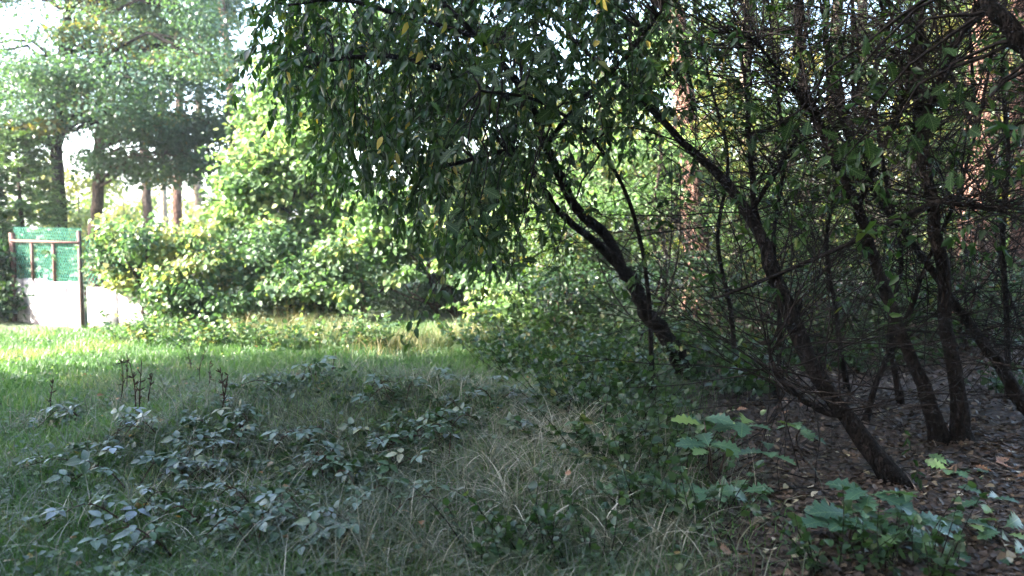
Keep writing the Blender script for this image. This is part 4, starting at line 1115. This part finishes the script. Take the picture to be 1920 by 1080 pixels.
seedling(1300, 990, 4.4, [(1270, 925, 4.35, 6), (1200, 905, 4.5, 6), (1340, 935, 4.3, 6), (1390, 925, 4.4, 5), (1180, 930, 4.4, 5)], 'spreading low oak seedling with many lobed leaves over dry straw', (.11, .18))
seedling(1590, 1060, 3.95, [(1600, 970, 3.9, 8), (1630, 930, 3.95, 6), (1560, 990, 3.85, 4)], 'oak seedling with large grey-green leaves at the foot of the leaning trunk', (.15, .23))
seedling(1710, 1060, 3.95, [(1700, 960, 3.95, 6), (1690, 1010, 3.75, 6)], 'oak seedling with yellow-green young leaves below the leaning trunk', (.13, .2))
seedling(1510, 900, 5.4, [(1500, 805, 5.4, 6)], 'small dark oak seedling under the leaning trunk', (.13, .19))
seedling(1860, 1075, 3.9, [(1810, 985, 4.0, 6), (1880, 1000, 3.9, 6), (1850, 940, 4.2, 5), (1900, 1050, 3.75, 5), (1770, 1040, 3.75, 6)], 'dim oak seedling cluster by the orange litter', (.10, .16))
seedling(1790, 900, 5.2, [(1780, 880, 5.2, 5), (1830, 890, 5.2, 5)], 'tiny oak seedling at the feet of the twin stems', (.09, .14))

low_plants('herb_clump', 'small leafy herb clump at the bank foot by the oak seedlings', 'weeds',
           [(1230, 975), (1170, 950), (1320, 985), (1010, 1050), (930, 1060), (1100, 1070), (1660, 1070), (1560, 1075), (1740, 1090)], 'shrub', 11, .05, .20, 'herb clumps at the bank foot', (.1, .55))

# ------------------------------------------------------------------ leaf litter
N = 85000
u = rng.random(N); y = 3.2 * (13.0 / 3.2) ** u; x = rng.uniform(.2, 10, N)
k = (edge(x, y) > rng.normal(size=N) * .3 - .1) & (x < .72 * y + .6); x, y = x[k], y[k]; N = len(x)
c = np.stack([x, y, Hn(x, y) + rng.uniform(.003, .03, N)], -1)
d = rng.normal(size=(N, 3)) * np.array([1, 1, .18]); n = rng.normal(size=(N, 3)) * .28 + np.array([0, 0, 1])
mb = MB(); leaves(mb, c, d, n, rng.uniform(.018, .05, N) * (.7 + .09 * y), rng.beta(1.2, 3.0, N), LEAF_BROAD)
ll = mb.build('leaf_litter', M['litter']); ll['kind'] = 'stuff'; tag(ll, 'brown fallen leaves carpeting the woodland floor', 'leaf litter')
# twigs on the floor
for k in range(60):
    px, py = rng.uniform(1330, 1915), rng.uniform(720, 1060); c = gp(px, py) + np.array([0, 0, .02])
    a = rng.uniform(0, np.pi); L = rng.uniform(.15, .5); e = c + np.array([math.cos(a) * L, math.sin(a) * L, 0]); e[2] = H(e[0], e[1]) + .03
    m_ = MB(); P = smoothpath([c, (c + e) / 2 + np.array([0, .02, .02]), e], 6); tube(m_, P, np.linspace(.005, .002, 6), 5)
    o = m_.build('fallen_twig', M['greytwig'] if k % 3 == 0 else M['twig'], origin=c)
    tag(o, 'thin pale dead twig lying on the leaf litter' if k % 3 == 0 else 'thin dark dead twig lying on the leaf litter', 'twig', 'pale fallen twigs' if k % 3 == 0 else 'dark fallen twigs')
me_f = [outline_leaf('fallen_leaf_blade', M['fallen'], ROUND_PROF, .35, .2), outline_leaf('fallen_leaf_blade', M['fallen'], OAK_PROF, .5, -.25)]
me_fo = outline_leaf('fallen_leaf_blade', M['fallen_o'], OAK_PROF, .5, -.2)
cnt = 0
while cnt < 240:
    py = 700 + 370 * rng.random(); px = rng.uniform(1180, 1920)
    c = gp(px, py)
    if edge(c[0], c[1]) < .05: continue
    cnt += 1
    o = leaf_obj('fallen_leaf', me_f[cnt % 2], c + np.array([0, 0, .035]), rng.normal(size=3) * np.array([1, 1, .2]), rng.normal(size=3) * .3 + np.array([0, -.15, 1]), rng.uniform(.03, .065), None)
    if cnt % 2: tag(o, 'pale rounded fallen leaf lying on the brown leaf litter', 'fallen leaf', 'pale rounded fallen leaves on the litter')
    else: tag(o, 'pale lobed fallen leaf lying on the brown leaf litter', 'fallen leaf', 'pale lobed fallen leaves on the litter')
for px, py in [(1880, 880), (1900, 890), (1860, 895), (1905, 905), (1890, 870), (1420, 770), (1450, 775), (1480, 765), (1530, 775), (1550, 780), (1400, 775), (1370, 1050), (1400, 1055), (1500, 770), (1470, 785)]:  # leaves in the middle distance put an orange sun patch into their colour
    o = leaf_obj('fallen_leaf', me_fo, gp(px, py) + np.array([0, 0, .04]), rng.normal(size=3) * np.array([1, 1, .2]), rng.normal(size=3) * .3 + np.array([0, -.3, 1]), rng.uniform(.07, .12), None)
    tag(o, 'orange-brown fallen oak leaf on the woodland floor', 'fallen leaf', 'orange fallen oak leaves')
for px, py in [(195, 765), (1060, 925), (540, 1045)]:
    o = leaf_obj('fallen_leaf', me_fo, gp(px, py) + np.array([0, 0, .12]), rng.normal(size=3) * np.array([1, .4, .2]), rng.normal(size=3) * .3 + np.array([0, -.8, .7]), rng.uniform(.055, .08), None)
    tag(o, 'orange-brown fallen leaf caught in the grass', 'fallen leaf', 'orange fallen leaves caught in the grass')

# ------------------------------------------------------------------ added haze standing in for lens veil
m, nt, out = new_mat('lens_veil_haze')
pv = nt.nodes.new('ShaderNodeVolumePrincipled')
pv.inputs['Color'].default_value = (.93, .96, 1, 1); pv.inputs['Density'].default_value = .0012; pv.inputs['Anisotropy'].default_value = .3
nt.links.new(pv.outputs[0], out.inputs['Volume'])
mb = MB(); box(mb, ((gx[0] + gx[-1]) / 2, (gy[0] + gy[-1]) / 2, 11.0), ((gx[-1] - gx[0]) / 2 + 5, 0, 0), (0, (gy[-1] - gy[0]) / 2 + 5, 0), (0, 0, 12.3))
hz = mb.build('haze', m); hz['kind'] = 'stuff'; tag(hz, 'thin pale haze added to imitate lens glare', 'haze')
